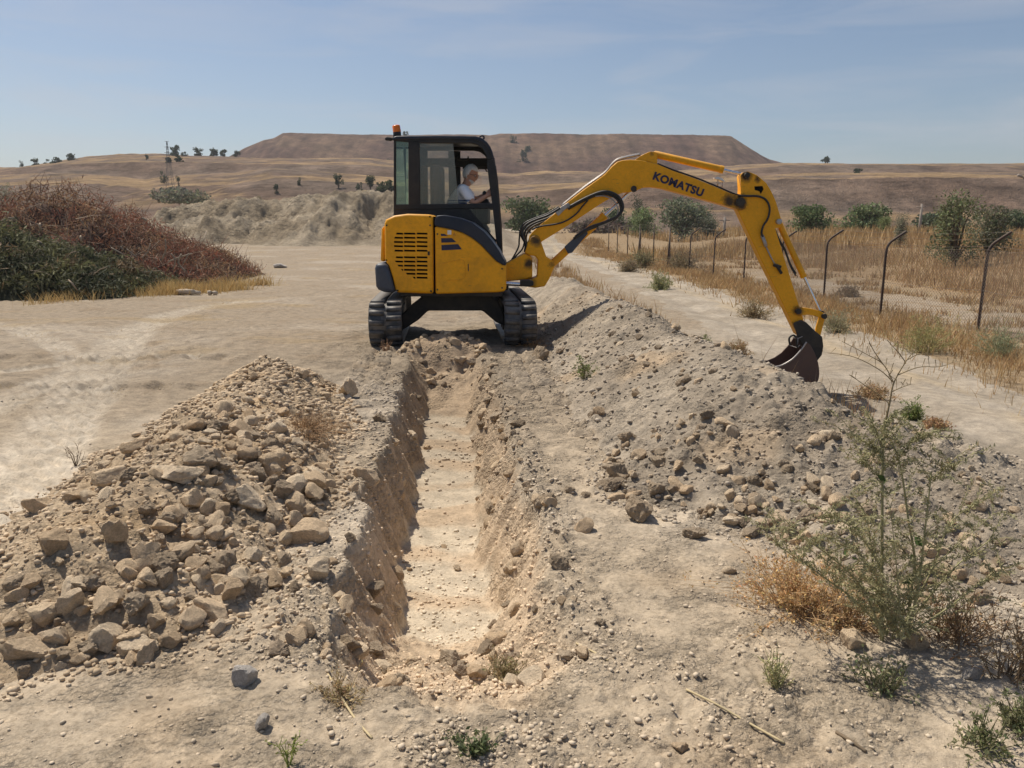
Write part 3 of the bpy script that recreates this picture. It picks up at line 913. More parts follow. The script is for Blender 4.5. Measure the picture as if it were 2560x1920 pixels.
# ---- the many medium stones: parts of the heap or bank they lie in
def scatter_parts(parent, hfun, xr, yr, n, wr, kinds, dens, seed):
    r_ = np.random.default_rng(seed)
    k = 0; tries = 0
    while k < n and tries < 40:
        tries += 1
        X = r_.uniform(*xr, 400); Y = r_.uniform(*yr, 400)
        H = hfun(X, Y); Z = surf(X, Y)
        ok = (H > -0.01) & (r_.random(400) < dens(X, Y, H))
        for x, y, z in zip(X[ok], Y[ok], Z[ok]):
            if k >= n:
                break
            kind = kinds[r_.integers(len(kinds))]
            meshes = {'rock': MID, 'clod': CLOD, 'grey': MIDG}[kind]
            o = bpy.data.objects.new('stone' if kind != 'clod' else 'clod', meshes[r_.integers(len(meshes))]); COL.objects.link(o)
            s = wr[0] + (wr[1] - wr[0]) * r_.random() ** 2.2
            o.scale = (s * r_.uniform(0.8, 1.3), s * r_.uniform(0.8, 1.2), s * r_.uniform(0.6, 0.95))
            o.rotation_euler = (r_.uniform(-0.6, 0.6), r_.uniform(-0.6, 0.6), r_.uniform(0, 6.28))
            o.location = (x, y, z + s * 0.25)
            o.parent = parent
            k += 1
scatter_parts(spoil_heap, heap_h, (-2.6, -0.75), (2.0, 4.6), 300, (0.022, 0.070), ['rock', 'rock', 'rock', 'clod'],
              lambda X, Y, H: (H > 0.015) * (0.12 + 0.88 * ss(-1.75, -1.25, X - 0.25 * (3.2 - Y))) + 0.4 * ss(2.8, 2.4, Y), 3)
scatter_parts(spoil_heap, heap_h, (-2.6, -1.1), (4.6, 6.9), 60, (0.02, 0.055), ['rock', 'rock', 'clod'], lambda X, Y, H: 0.6 + 0 * X, 4)
scatter_parts(spoil_bank, bank_h, (0.5, 2.2), (2.6, 4.6), 230, (0.018, 0.052), ['rock', 'rock', 'clod'],
              lambda X, Y, H: 0.15 + 0.85 * ss(0.30, 0.02, H), 5)
scatter_parts(spoil_bank, bank_h, (0.3, 3.6), (3.2, 9.0), 120, (0.02, 0.06), ['rock', 'clod', 'clod'], lambda X, Y, H: 0.5 + 0 * X, 6)
def trench_dens(X, Y, H):
    u = np.abs(trench_u(X, Y))
    m = ((X + 0.74) / 0.50) ** 2 + ((Y - 8.45) / 0.48) ** 2 < 1
    us = trench_u(X, Y)
    return np.where((us > 0.22) & (us < 0.5), 0.45, np.where((us < -0.25) & (us > -0.5), 0.12, 0.012)) + 0.9 * m + 0.6 * (np.abs(Y - 2.55) < 0.25) * (u < 0.5)
scatter_parts(ground, lambda X, Y: np.ones_like(X), (-1.3, 0.35), (2.3, 9.0), 290, (0.018, 0.065), ['rock', 'clod', 'rock'], trench_dens, 8)

# ---- crumbs and gravel: too many to count
def crumbs(name, n, seed, region, smin, smax, colf, label, mat, parent=None, kind='stuff', power=2.5):
    r_ = np.random.default_rng(seed)
    P = []
    tot = 0
    while tot < n:
        X, Y, w = region(r_, 20000)
        k = r_.random(20000) < w
        P.append(np.stack([X[k], Y[k]], 1)); tot += k.sum()
    P = np.concatenate(P)[:n]
    X, Y = P[:, 0], P[:, 1]
    Z = surf(X, Y)
    sh = [stone_mesh(ICO1, 5, 900 + i, 0.22)[0] for i in range(14)]
    f = ICO1[1]
    s = (smin + (smax - smin) * r_.random(n) ** power) * np.clip(Y / 4.0, 0.75, 1.5)
    which = r_.integers(14, size=n)
    V = np.stack(sh)[which]
    V = V * (s[:, None] * r_.uniform(0.5, 1.4, (n, 3)) * np.array((1, 1, 0.75)))[:, None, :]
    a = r_.uniform(0, 6.283, n); ca, sa = np.cos(a)[:, None], np.sin(a)[:, None]
    V = np.stack([V[..., 0] * ca - V[..., 1] * sa, V[..., 0] * sa + V[..., 1] * ca, V[..., 2]], -1)
    V = V + np.stack([X, Y, Z + s * 0.25], 1)[:, None, :]
    c = colf(X, Y) * r_.uniform(0.95, 1.35, n)[:, None]
    C = np.repeat(c[:, None, :], 12, axis=1)
    Fc = (f[None] + (np.arange(n) * 12)[:, None, None]).reshape(-1, 3)
    mb = MB(); mb.add(V.reshape(-1, 3), Fc, C.reshape(-1, 3))
    o = mb.build(name, mat, parent, False)
    stuff(o, label, None if parent else 'gravel')
    return o
M_CRUMB = attr_mat('earth_crumbs', 0.97, 0, 0.1)
def reg_heap(r_, n):
    X = r_.uniform(-2.6, -0.7, n); Y = 1.95 + 5.0 * r_.random(n) ** 1.35
    return X, Y, (heap_h(X, Y) > -0.03) * 1.0
def reg_bank(r_, n):
    X = r_.uniform(0.1, 3.9, n); Y = 2.3 + 9 * r_.random(n) ** 1.7
    h = bank_h(X, Y)
    return X, Y, (h > -0.05) * (0.35 + 0.65 * ss(5.5, 3.0, Y))
def reg_ground(r_, n):
    Y = 1.45 + 6.0 * r_.random(n) ** 2.0
    X = r_.uniform(-1, 1, n) * (1.1 + 0.72 * Y)
    u = np.abs(trench_u(X, Y)); td = trench_depth(X, Y)
    w = 0.05 + 0.85 * ss(0.05, 0.45, fbm(X * 0.9, Y * 0.9, 3, 21)) * ss(-0.1, 0.3, fbm(X * 4, Y * 4, 2, 233)) + 0.9 * np.exp(-((u - 0.42) / 0.13) ** 2) * (Y > 2.2)
    w = np.where(td > 0.40, 0.10 + 0.5 * (fbm(X * 1.5, Y * 1.5, 2, 231) > 0.22), w)
    w = w + 0.9 * ((np.abs(Y - 2.5) < 0.3) & (u < 0.6))
    return X, Y, w * (heap_h(X, Y) < 0) * (bank_h(X, Y) < 0) * np.where((X < -1.2) & (Y > 3.0), 0.06, 1.0)
crumbs('earth_crumbs', 11000, 11, reg_heap, 0.0035, 0.020, heap_col, None, M_CRUMB, spoil_heap)
crumbs('earth_crumbs', 16000, 12, reg_bank, 0.003, 0.015, bank_col, None, M_CRUMB, spoil_bank)
crumbs('gravel', 14000, 13, reg_ground, 0.0022, 0.013, soil_col, 'loose crumbs of dry earth and gravel strewn over the trampled ground', M_CRUMB)

# ---- ridges pressed up between the grousers of the crawler tracks
def print_bars(name, rows, parent):
    r_ = np.random.default_rng(77)
    mb = MB()
    for (x, y, dx, dy, half, wid, hgt) in rows:
        n = 7
        t = np.linspace(-half, half, n)
        X = x + dx * t + r_.normal(0, 0.003, n); Y = y + dy * t + r_.normal(0, 0.003, n)
        Zs = surf(X, Y); Z = np.full(n, np.median(Zs)) * 0.6 + Zs * 0.4
        h = hgt * r_.uniform(0.55, 1.0, n); h[0] *= 0.2; h[-1] *= 0.2
        px_, py_ = -dy * wid, dx * wid
        V = np.concatenate([np.stack([X - px_, Y - py_, Z - 0.012], 1), np.stack([X - px_ * 0.25, Y - py_ * 0.25, Z + h], 1),
                            np.stack([X + px_ * 0.35, Y + py_ * 0.35, Z + h * 0.92], 1), np.stack([X + px_, Y + py_, Z - 0.012], 1)])
        q = [(a * n + i, a * n + i + 1, (a + 1) * n + i + 1, (a + 1) * n + i) for a in range(3) for i in range(n - 1)]
        c = soil_col(X, Y) * r_.uniform(1.15, 1.4)
        mb.add(V, np.array(q), np.concatenate([c] * 4))
    o = mb.build(name, M_SOIL, parent, True)
    return stuff(o)
rows = []
rb = np.random.default_rng(78)
for uc, y0, y1 in ((-0.74, 5.9, 8.75), (0.80, 5.0, 8.75)):
    for y in np.arange(y0, y1, 0.19):
        for sd in (-1, 1):
            if rb.random() < (0.12 if y > 6.6 else 0.45):
                continue
            x = trench_xc(y) + uc + sd * 0.098
            if bank_h(np.array([x]), np.array([y]))[0] > 0.05 or heap_h(np.array([x]), np.array([y]))[0] > 0:
                continue
            rows.append((x, y + (0.03 if sd > 0 else 0), 1.0, 0.05, 0.090 * rb.uniform(0.85, 1.0), 0.050, 0.060))
print_bars('track_prints', rows, ground)
# ================================================================== EXCAVATOR
def grease_mat(name, col, spots, rough=0.42, dirt=0.30):
    """dusty yellow paint with oily black grease round the pins"""
    m = paint_mat(name, col, rough, 0.35, dirt, (0.48, 0.24, 0.03), scale=4.0)
    nt = m.node_tree; b = nt.nodes['Principled BSDF']
    src = b.inputs['Base Color'].links[0].from_socket
    geo = N(nt, 'ShaderNodeTexCoord')
    n = noise_node(nt, 9, 5, 0.65)
    total = None
    for (p, r) in spots:
        d = N(nt, 'ShaderNodeVectorMath', operation='DISTANCE')
        nt.links.new(geo.outputs['Object'], d.inputs[0]); d.inputs[1].default_value = p
        a = N(nt, 'ShaderNodeMath', operation='MULTIPLY_ADD'); nt.links.new(n.outputs['Fac'], a.inputs[0]); a.inputs[1].default_value = r * 1.5; 
        nt.links.new(d.outputs['Value'], a.inputs[2])
        mr = N(nt, 'ShaderNodeMapRange'); nt.links.new(a.outputs[0], mr.inputs['Value'])
        mr.inputs['From Min'].default_value = r * 1.15; mr.inputs['From Max'].default_value = r * 1.9
        mr.inputs['To Min'].default_value = 0.95; mr.inputs['To Max'].default_value = 0
        if total is None:
            total = mr.outputs[0]
        else:
            mx = N(nt, 'ShaderNodeMath', operation='MAXIMUM'); nt.links.new(total, mx.inputs[0]); nt.links.new(mr.outputs[0], mx.inputs[1]); total = mx.outputs[0]
    c = mixc(nt, total, src, (0.022, 0.016, 0.012))
    nt.links.new(c, b.inputs['Base Color'])
    return m
YEL = (0.90, 0.40, 0.004)
M_YEL = paint_mat('yellow_paint', YEL, 0.40, 0.35, 0.62, (0.40, 0.19, 0.025), scale=3.4)
M_NAVY = paint_mat('navy_plastic', (0.009, 0.016, 0.034), 0.30, 0.4, 0.14, (0.20, 0.18, 0.15), scale=3)
M_SLATE = paint_mat('slate_counterweight', (0.038, 0.050, 0.078), 0.32, 0.5, 0.2, (0.24, 0.21, 0.17), scale=3)
M_BLUE = paint_mat('navy_sticker', (0.02, 0.02, 0.06), 0.4, 0.4, 0.1)
M_BLACK = paint_mat('black_frame', (0.018, 0.019, 0.021), 0.5, 0.4, 0.45, (0.10, 0.088, 0.072), scale=4)
M_DARK = paint_mat('dark_steel', (0.028, 0.025, 0.022), 0.6, 0.4, 0.6, (0.13, 0.105, 0.08), scale=6)
M_HOLE_SHADE = paint_mat('painted_hole_shade', (0.006, 0.006, 0.006), 0.9, 0.1, 0.0)  # near-black paint for the shade inside openings
M_HOSE = paint_mat('rubber_hose', (0.014, 0.014, 0.015), 0.45, 0.5, 0.35, (0.10, 0.09, 0.08), scale=12)
M_RUBBER = paint_mat('track_rubber', (0.024, 0.029, 0.037), 0.45, 0.5, 0.9, (0.25, 0.22, 0.19), scale=7)
M_BUCKET = paint_mat('rusty_bucket', (0.105, 0.066, 0.055), 0.55, 0.4, 0.65, (0.17, 0.10, 0.07), scale=6)
M_EDGE = paint_mat('worn_steel', (0.45, 0.42, 0.40), 0.35, 0.5, 0.5, (0.2, 0.15, 0.12), metal=0.6, scale=8)
M_CHROME = paint_mat('chrome_rod', (0.75, 0.76, 0.80), 0.15, 0.5, 0.15, (0.4, 0.35, 0.3), metal=1.0)
M_WHITE = paint_mat('white_paint', (0.75, 0.75, 0.74), 0.5, 0.4, 0.2)
M_SEAT = paint_mat('seat_fabric', (0.10, 0.095, 0.09), 0.9, 0.1, 0.6, (0.20, 0.175, 0.15), scale=5)
M_AMBER, _nt, _b = new_mat('amber_lens')
_n = noise_node(_nt, 30, 2)
_rp = ramp(_nt, _n.outputs['Fac'], [(0.3, (0.85, 0.16, 0.005)), (0.7, (0.95, 0.22, 0.008))])
_nt.links.new(_rp.outputs[0], _b.inputs['Base Color']); _b.inputs['Roughness'].default_value = 0.2
_b.inputs['Subsurface Weight'].default_value = 0.0
def glass_mat(name, tint, refl, dust):
    m = bpy.data.materials.new(name); m.use_nodes = True; nt = m.node_tree; nt.nodes.clear()
    out = N(nt, 'ShaderNodeOutputMaterial')
    tr = N(nt, 'ShaderNodeBsdfTransparent'); tr.inputs['Color'].default_value = (*tint, 1)
    gl = N(nt, 'ShaderNodeBsdfGlossy', Roughness=0.02); gl.inputs['Color'].default_value = (0.9, 0.95, 0.95, 1)
    df = N(nt, 'ShaderNodeBsdfDiffuse'); df.inputs['Color'].default_value = (0.42, 0.37, 0.30, 1)
    n = noise_node(nt, 3.0, 5, 0.6)
    rp = ramp(nt, n.outputs['Fac'], [(0.35, (dust * 0.3,) * 3), (0.7, (dust,) * 3)])
    m1 = N(nt, 'ShaderNodeMixShader'); nt.links.new(rp.outputs[0], m1.inputs[0]); nt.links.new(tr.outputs[0], m1.inputs[1]); nt.links.new(df.outputs[0], m1.inputs[2])
    lw = N(nt, 'ShaderNodeFresnel', IOR=1.45)
    mu = N(nt, 'ShaderNodeMath', operation='MULTIPLY'); mu.inputs[1].default_value = refl; nt.links.new(lw.outputs[0], mu.inputs[0])
    m2 = N(nt, 'ShaderNodeMixShader'); nt.links.new(mu.outputs[0], m2.inputs[0]); nt.links.new(m1.outputs[0], m2.inputs[1]); nt.links.new(gl.outputs[0], m2.inputs[2])
    nt.links.new(m2.outputs[0], out.inputs['Surface'])
    return m
M_GLASS = glass_mat('cab_glass', (0.97, 0.98, 0.98), 0.8, 0.02)
M_DUSTY = glass_mat('dusty_cab_glass', (0.85, 0.86, 0.84), 1.4, 0.30)
M_GREENG = glass_mat('green_cab_glass', (0.62, 0.80, 0.74), 2.0, 0.10)

CX, CY = -0.76, 10.02
EXC = tag(empty('excavator', (CX, CY, 0)), 'yellow mini excavator with dark cab and raised boom, standing astride the trench line', 'excavator')

def prism_w(name, P, th, mat, parent, bevel=0.012, seg=2, mat2=None):
    """outline P (world points on one plane facing the camera side), given thickness th away along +Y"""
    bm = bmesh.new()
    a = [bm.verts.new(p) for p in P]
    b = [bm.verts.new((p[0], p[1] + th, p[2])) for p in P]
    bm.faces.new(a); bm.faces.new(b[::-1])
    n = len(P)
    for i in range(n):
        j = (i + 1) % n
        bm.faces.new((a[i], b[i], b[j], a[j]))
    bmesh.ops.recalc_face_normals(bm, faces=bm.faces)
    me = bpy.data.meshes.new(name); bm.to_mesh(me); bm.free()
    o = link(name, me, mat, parent)
    if bevel > 0:
        md = o.modifiers.new('bevel', 'BEVEL'); md.width = bevel; md.segments = seg; md.limit_method = 'ANGLE'; md.angle_limit = R(40)
        md.harden_normals = False
        me.polygons.foreach_set('use_smooth', np.ones(len(me.polygons), bool))
        try:
            me.set_sharp_from_angle(angle=R(50))
        except Exception:
            pass
    return o
def prism(name, pts, Y, th, mat, parent, bevel=0.012, seg=2):
    return prism_w(name, [at(x, y, Y) for x, y in pts], th, mat, parent, bevel, seg)
def boxw(name, x0, x1, y0, y1, z0, z1, mat, parent, bevel=0.01):
    return prism_w(name, [Vector((x0, y0, z0)), Vector((x1, y0, z0)), Vector((x1, y0, z1)), Vector((x0, y0, z1))], y1 - y0, mat, parent, bevel)
def spline(pts, n=8):
    P = [Vector(p) for p in pts]
    out = []
    for i in range(len(P) - 1):
        p0 = P[max(i - 1, 0)]; p1 = P[i]; p2 = P[i + 1]; p3 = P[min(i + 2, len(P) - 1)]
        for k in range(n):
            t = k / n
            out.append(0.5 * ((2 * p1) + (p2 - p0) * t + (2 * p0 - 5 * p1 + 4 * p2 - p3) * t * t + (3 * p1 - p0 - 3 * p2 + p3) * t ** 3))
    out.append(P[-1])
    return out
def hose(name, pts, r, mat, parent, n=6, sides=8):
    mb = MB(); mb.tube(spline(pts, n), r, sides); return mb.build(name, mat, parent, True)
def cyl(name, p, q, r, mat, parent, sides=20, rings=None):
    mb = MB()
    p = Vector(p); q = Vector(q)
    prof = rings or [(0, r), (1, r)]
    pts = [p.lerp(q, t) for t, _ in prof]
    mb.tube(pts, [x for _, x in prof], sides)
    o = mb.build(name, mat, parent, True)
    try:
        o.data.set_sharp_from_angle(angle=R(40))
    except Exception:
        pass
    return o
def bake(o):
    dg = bpy.context.evaluated_depsgraph_get()
    me = bpy.data.meshes.new_from_object(o.evaluated_get(dg))
    o.modifiers.clear(); old = o.data; o.data = me
    return o

def Z2(x, y):
    return (920 + x / 4.608, 520 + y / 4.608)
YN = 9.13
# ---- engine cover at the tail, with shallow louvre slots, their insides painted as shade
tail = prism('engine_cover', [Z2(186, 175), Z2(205, 132), Z2(300, 86), Z2(450, 66), Z2(728, 74), Z2(748, 108), Z2(754, 990), Z2(322, 976), Z2(280, 800), Z2(238, 665), Z2(190, 610)],
             YN, 1.74, M_YEL, EXC, 0.035, 3)
cut = []
cols = [(300, 403), (415, 546), (560, 684)]
rowsU = [(295, 322), (343, 302), (392, 291), (440, 291), (492, 303)]
rowsL = [(568, 318), (617, 300), (665, 330), (713, 372), (758, 428), (803, 505)]
bmc = bmesh.new()
for (y, xl) in rowsU + rowsL:
    for (x0, x1) in cols:
        a = max(x0, xl) if x0 == 300 else x0
        if xl > x1 - 12:
            continue
        if x0 == 415 and xl > 415:
            a = xl
        if x0 == 300 and xl >= 400:
            continue
        q = [at(*Z2(a + (8 if a == xl else 0), y - 12), YN), at(*Z2(x1, y - 12 + 3), YN), at(*Z2(x1 + 2, y + 12), YN), at(*Z2(a + (22 if y > 600 and a == xl else 0), y + 9), YN)]
        f = [bmc.verts.new((p.x, YN - 0.05, p.z)) for p in q]; g = [bmc.verts.new((p.x, YN + 0.045, p.z)) for p in q]
        bmc.faces.new(f); bmc.faces.new(g[::-1])
        for i in range(4):
            j = (i + 1) % 4; bmc.faces.new((f[i], g[i], g[j], f[j]))
bmesh.ops.recalc_face_normals(bmc, faces=bmc.faces)
mec = bpy.data.meshes.new('cutter'); bmc.to_mesh(mec); bmc.free()
oc = bpy.data.objects.new('cutter', mec); COL.objects.link(oc)
mdb = tail.modifiers.new('cut', 'BOOLEAN'); mdb.operation = 'DIFFERENCE'; mdb.object = oc; mdb.solver = 'EXACT'
bpy.context.view_layer.update()
bake(tail)
bpy.data.objects.remove(oc)
tail.data.materials.append(M_HOLE_SHADE)  # recess faces get near-black colour in place of real shade
for p_ in tail.data.polygons:
    c_ = p_.center
    if YN + 0.004 < c_.y < YN + 0.05 and abs(p_.normal.y) > 0.9 and tail.data.materials:
        p_.material_index = len(tail.data.materials) - 1
    elif YN + 0.001 < c_.y < YN + 0.046 and at(*Z2(288, 300), YN).x < c_.x < at(*Z2(690, 300), YN).x and at(*Z2(300, 830), YN).z < c_.z < at(*Z2(300, 270), YN).z:
        p_.material_index = len(tail.data.materials) - 1
prism('tail_strip', [Z2(155, 235), Z2(190, 200), Z2(194, 620), Z2(142, 610)], YN + 0.12, 1.5, M_YEL, EXC, 0.03, 2)
cw = prism('counterweight', [Z2(72, 700), Z2(82, 660), Z2(108, 640), Z2(205, 634), Z2(246, 716), Z2(318, 982), Z2(180, 972), Z2(112, 944), Z2(86, 905)], YN - 0.02, 1.78, M_SLATE, EXC, 0.05, 3)
# ---- right-hand side cover with the arched dark guard
side = prism('side_cover', [Z2(770, 210), Z2(840, 220), Z2(980, 246), Z2(1090, 281), Z2(1200, 341), Z2(1300, 421), Z2(1400, 526), Z2(1480, 611), Z2(1550, 652), Z2(1596, 658), Z2(1591, 930), Z2(1570, 962), Z2(1500, 972), Z2(778, 991)],
             YN, 0.82, M_YEL, EXC, 0.022, 3)
inner = [Z2(768, 205), Z2(840, 222), Z2(980, 248), Z2(1090, 283), Z2(1200, 343), Z2(1300, 423), Z2(1400, 528), Z2(1480, 613), Z2(1550, 654), Z2(1592, 660)]
outer = [Z2(1590, 640), Z2(1562, 588), Z2(1510, 490), Z2(1430, 375), Z2(1330, 265), Z2(1200, 165), Z2(1050, 110), Z2(880, 80), Z2(790, 88), Z2(766, 150)]
prism('guard_arch', inner + outer, YN - 0.012, 0.84, M_NAVY, EXC, 0.03, 3)
prism('gap_shade_strip', [Z2(744, 100), Z2(780, 100), Z2(780, 985), Z2(750, 985)], YN + 0.05, 0.8, M_HOLE_SHADE, EXC, 0)  # solid near-black strip painted as the shade between the two covers
def decal(name, pts, mat, parent, Y=YN - 0.003):
    return prism(name, pts, Y, 0.0025, mat, parent, 0)
decal('stripe_sticker', [Z2(838, 296), Z2(880, 298), Z2(922, 322), Z2(842, 324)], M_BLUE, side)
decal('stripe_sticker', [Z2(842, 347), Z2(965, 346), Z2(1018, 394), Z2(845, 400)], M_BLUE, side)
decal('stripe_sticker', [Z2(845, 427), Z2(1038, 416), Z2(1081, 476), Z2(848, 489)], M_BLUE, side)
decal('notice_sticker', [Z2(915, 256), Z2(960, 256), Z2(960, 306), Z2(915, 306)], M_WHITE, side)
M_WARN = paint_mat('warning_orange', (0.55, 0.22, 0.02), 0.5, 0.4, 0.2)
decal('warning_sticker', [Z2(994, 278), Z2(1014, 318), Z2(974, 318)], M_WARN, side)
# pressed recess and latch on the side cover
mb = MB()
mb.tube(spline([at(*Z2(x, y), YN - 0.001) for x, y in ((860, 640), (1080, 600), (1115, 690), (1120, 780), (1060, 825), (910, 832))], 6), 0.005, 6)
mb.build('pressed_edge', M_YEL, side, True)
boxw('latch', at(*Z2(1150, 610), YN).x, at(*Z2(1160, 610), YN).x, YN - 0.008, YN + 0.02, at(1100, 678, YN).z, at(1100, 660, YN).z, M_DARK, side, 0.002)
for bx_, by_ in ((215, 200), (715, 200), (330, 950), (725, 955)):
    q_ = at(*Z2(bx_, by_), YN); cyl('bolt', (q_.x, YN - 0.006, q_.z), (q_.x, YN + 0.01, q_.z), 0.010, M_DARK, tail, 8)
for bx_, by_ in ((800, 300), (800, 940), (1545, 700), (1545, 920)):
    q_ = at(*Z2(bx_, by_), YN); cyl('bolt', (q_.x, YN - 0.006, q_.z), (q_.x, YN + 0.01, q_.z), 0.010, M_DARK, side, 8)
boxw('cover_handle', at(*Z2(700, 520), YN).x - 0.012, at(*Z2(700, 520), YN).x + 0.012, YN - 0.012, YN + 0.01, at(*Z2(700, 545), YN).z, at(*Z2(700, 500), YN).z, M_DARK, tail, 0.004)
# ---- platform under the covers and slew ring
x0, x1 = at(985, 730, YN).x, at(1262, 730, YN).x
boxw('platform', x0 + 0.05, x1 - 0.03, YN + 0.08, 10.88, 0.56, 0.70, M_DARK, EXC)
cyl('slew_ring', (CX, CY, 0.46), (CX, CY, 0.60), 0.40, M_DARK, EXC, 32)
boxw('front_deck', x1 - 0.35, x1 + 0.04, YN + 0.5, 10.9, 0.60, 0.80, M_DARK, EXC)

# ---- undercarriage
TD = Vector((-0.08, 1, 0)).normalized(); TL = Vector((TD.y, -TD.x, 0))
TC0 = Vector((-0.755, 10.03, 0))
RAD, SEMI, ZC_ = 0.262, 0.965, 0.272
def track_path(s):
    """arc length -> (along, z, tangent angle)"""
    per = 4 * SEMI + 2 * math.pi * RAD
    s = s % per
    if s < 2 * SEMI:
        return (-SEMI + s, ZC_ - RAD, 0.0)
    s -= 2 * SEMI
    if s < math.pi * RAD:
        a = s / RAD
        return (SEMI + RAD * math.sin(a), ZC_ - RAD * math.cos(a), a)
    s -= math.pi * RAD
    if s < 2 * SEMI:
        return (SEMI - s, ZC_ + RAD, math.pi)
    s -= 2 * SEMI
    a = math.pi + s / RAD
    return (-SEMI + RAD * math.sin(a), ZC_ - RAD * math.cos(a), a)
PER = 4 * SEMI + 2 * math.pi * RAD
# one tread lug: a block with sloping shoulders, a sloping outer end
lv = np.array([(-0.032, 0.012, 0), (0.032, 0.012, 0), (0.026, 0.182, 0), (-0.038, 0.182, 0), (-0.018, 0.016, 0.030), (0.020, 0.016, 0.030), (0.013, 0.168, 0.028), (-0.025, 0.168, 0.028)])
lf = np.array([(0, 3, 2, 1), (4, 5, 6, 7), (0, 1, 5, 4), (1, 2, 6, 5), (2, 3, 7, 6), (3, 0, 4, 7)])
def lug_mesh(sgn):
    v = lv.copy(); v[:, 1] *= sgn
    f = lf if sgn > 0 else lf[:, ::-1]
    m_ = MB(); m_.add(v, f); me = m_.mesh('tread_lug'); me.materials.append(M_RUBBER); return me
LUG = {1: lug_mesh(1), -1: lug_mesh(-1)}
def frame_at(s, off, c0):
    a, z, th = track_path(s)
    t = TD * math.cos(th) + Vector((0, 0, 1)) * math.sin(th)
    nrm = TD * math.sin(th) - Vector((0, 0, 1)) * math.cos(th)
    lat = nrm.cross(t)
    p = c0 + TD * a + Vector((0, 0, z)) + nrm * off
    return p, t, lat, nrm
for sgn in (-1, 1):
    c0 = TC0 + TL * (0.765 * sgn)
    mb = MB(); ns = 96
    ring = []
    for i in range(ns):
        p, t, lat, nrm = frame_at(PER * i / ns, -0.034, c0)
        for (w, o_) in ((-0.185, 0.0), (-0.185, 0.012), (-0.012, 0.004), (0.012, 0.004), (0.185, 0.012), (0.185, 0.0), (0.185, -0.022), (-0.185, -0.022)):
            ring.append(p + lat * w + nrm * o_)
    k = 8
    q = [(i * k + j, i * k + (j + 1) % k, ((i + 1) % ns) * k + (j + 1) % k, ((i + 1) % ns) * k + j) for i in range(ns) for j in range(k)]
    mb.add([tuple(p) for p in ring], q)
    tr = mb.build('track', M_RUBBER, EXC, False)
    tr['label'] = 'black ribbed rubber track'
    nl = 44
    for i in range(nl):
        for side_ in (-1, 1):
            s = PER * (i + (0.0 if side_ > 0 else 0.45)) / nl
            p, t, lat, nrm = frame_at(s, -0.024, c0)
            M_ = Matrix.Identity(4)
            for r_i in range(3):
                M_[r_i][0] = t[r_i]; M_[r_i][1] = lat[r_i]; M_[r_i][2] = nrm[r_i]; M_[r_i][3] = p[r_i]
            o = bpy.data.objects.new('tread_lug', LUG[side_]); COL.objects.link(o); o.parent = tr; o.matrix_basis = M_
    # frame, idler, sprocket and rollers inside the belt
    mb = MB()
    def bx(a0, a1, l0, l1, z0, z1):
        P = [c0 + TD * a + TL * l + Vector((0, 0, z)) for z in (z0, z1) for a, l in ((a0, l0), (a1, l0), (a1, l1), (a0, l1))]
        mb.add([tuple(p) for p in P], [(0, 3, 2, 1), (4, 5, 6, 7), (0, 1, 5, 4), (1, 2, 6, 5), (2, 3, 7, 6), (3, 0, 4, 7)])
    bx(-0.80, 0.78, -0.10, 0.10, 0.17, 0.40)
    bx(-0.70, 0.70, -0.13, 0.13, 0.22, 0.34)
    fr = mb.build('track_frame', M_DARK, EXC)
    for a_, r_, nm in ((-SEMI, 0.205, 'idler_wheel'), (SEMI, 0.205, 'drive_sprocket')):
        c_ = c0 + TD * a_ + Vector((0, 0, ZC_))
        cyl(nm, c_ - TL * 0.12, c_ + TL * 0.12, r_, M_DARK, EXC, 24, [(0, r_ * 0.5), (0.02, r_ * 0.9), (0.25, r_), (0.75, r_), (0.98, r_ * 0.9), (1, r_ * 0.5)])
    for a_ in (-0.6, -0.3, 0, 0.3, 0.6):
        c_ = c0 + TD * a_ + Vector((0, 0, 0.125))
        cyl('roller', c_ - TL * 0.13, c_ + TL * 0.13, 0.07, M_DARK, fr, 14)
# the arched carbody between the tracks
def S(px, py): return (px, py)
prism('carbody', [S(1064, 735), S(1222, 735), S(1246, 752), S(1262, 790), S(1262, 815), S(1240, 806), S(1206, 777), S(1070, 777), S(1046, 800), S(1006, 826), S(1002, 788), S(1030, 760)], 9.50, 0.95, M_DARK, EXC, 0.02, 2)

# ---- swing post, boom, stick
YB = 9.62
pin = {k: at(x, y, YB) for k, (x, y) in dict(foot=(1338, 601), elbow=(1850, 505), top=(1867, 438), lug=(1637, 388), cylb=(1378, 662), cyle=(1584, 472), bt=(1946.6, 554), link=(1995, 778), lend=(2060, 790), bpin=(2001, 832), br=(1632, 384)).items()}
gs = lambda *ks: [((pin[k].x, pin[k].y, pin[k].z), r) for k, r in ks]
M_BOOM = grease_mat('boom_paint', YEL, gs(('elbow', 0.14), ('foot', 0.05), ('cyle', 0.03), ('br', 0.04)) + [(tuple(at(1822, 503, YB)), 0.10)])
M_STICK = grease_mat('stick_paint', YEL, gs(('elbow', 0.10), ('top', 0.085), ('link', 0.07)) + [(tuple(at(1895, 448, YB)), 0.05), (tuple(at(1990, 815, YB)), 0.06)])
M_POST = grease_mat('swing_post_paint', YEL, gs(('foot', 0.09), ('cylb', 0.055)) + [(tuple(at(1322, 660, YB)), 0.07), (tuple(at(1330, 706, YB)), 0.07)])
prism('swing_casting', [(1262, 660), (1293, 643), (1311, 633), (1326, 640), (1331, 646), (1331, 694), (1308, 700), (1262, 704)], 9.60, 0.34, M_POST, EXC, 0.015)
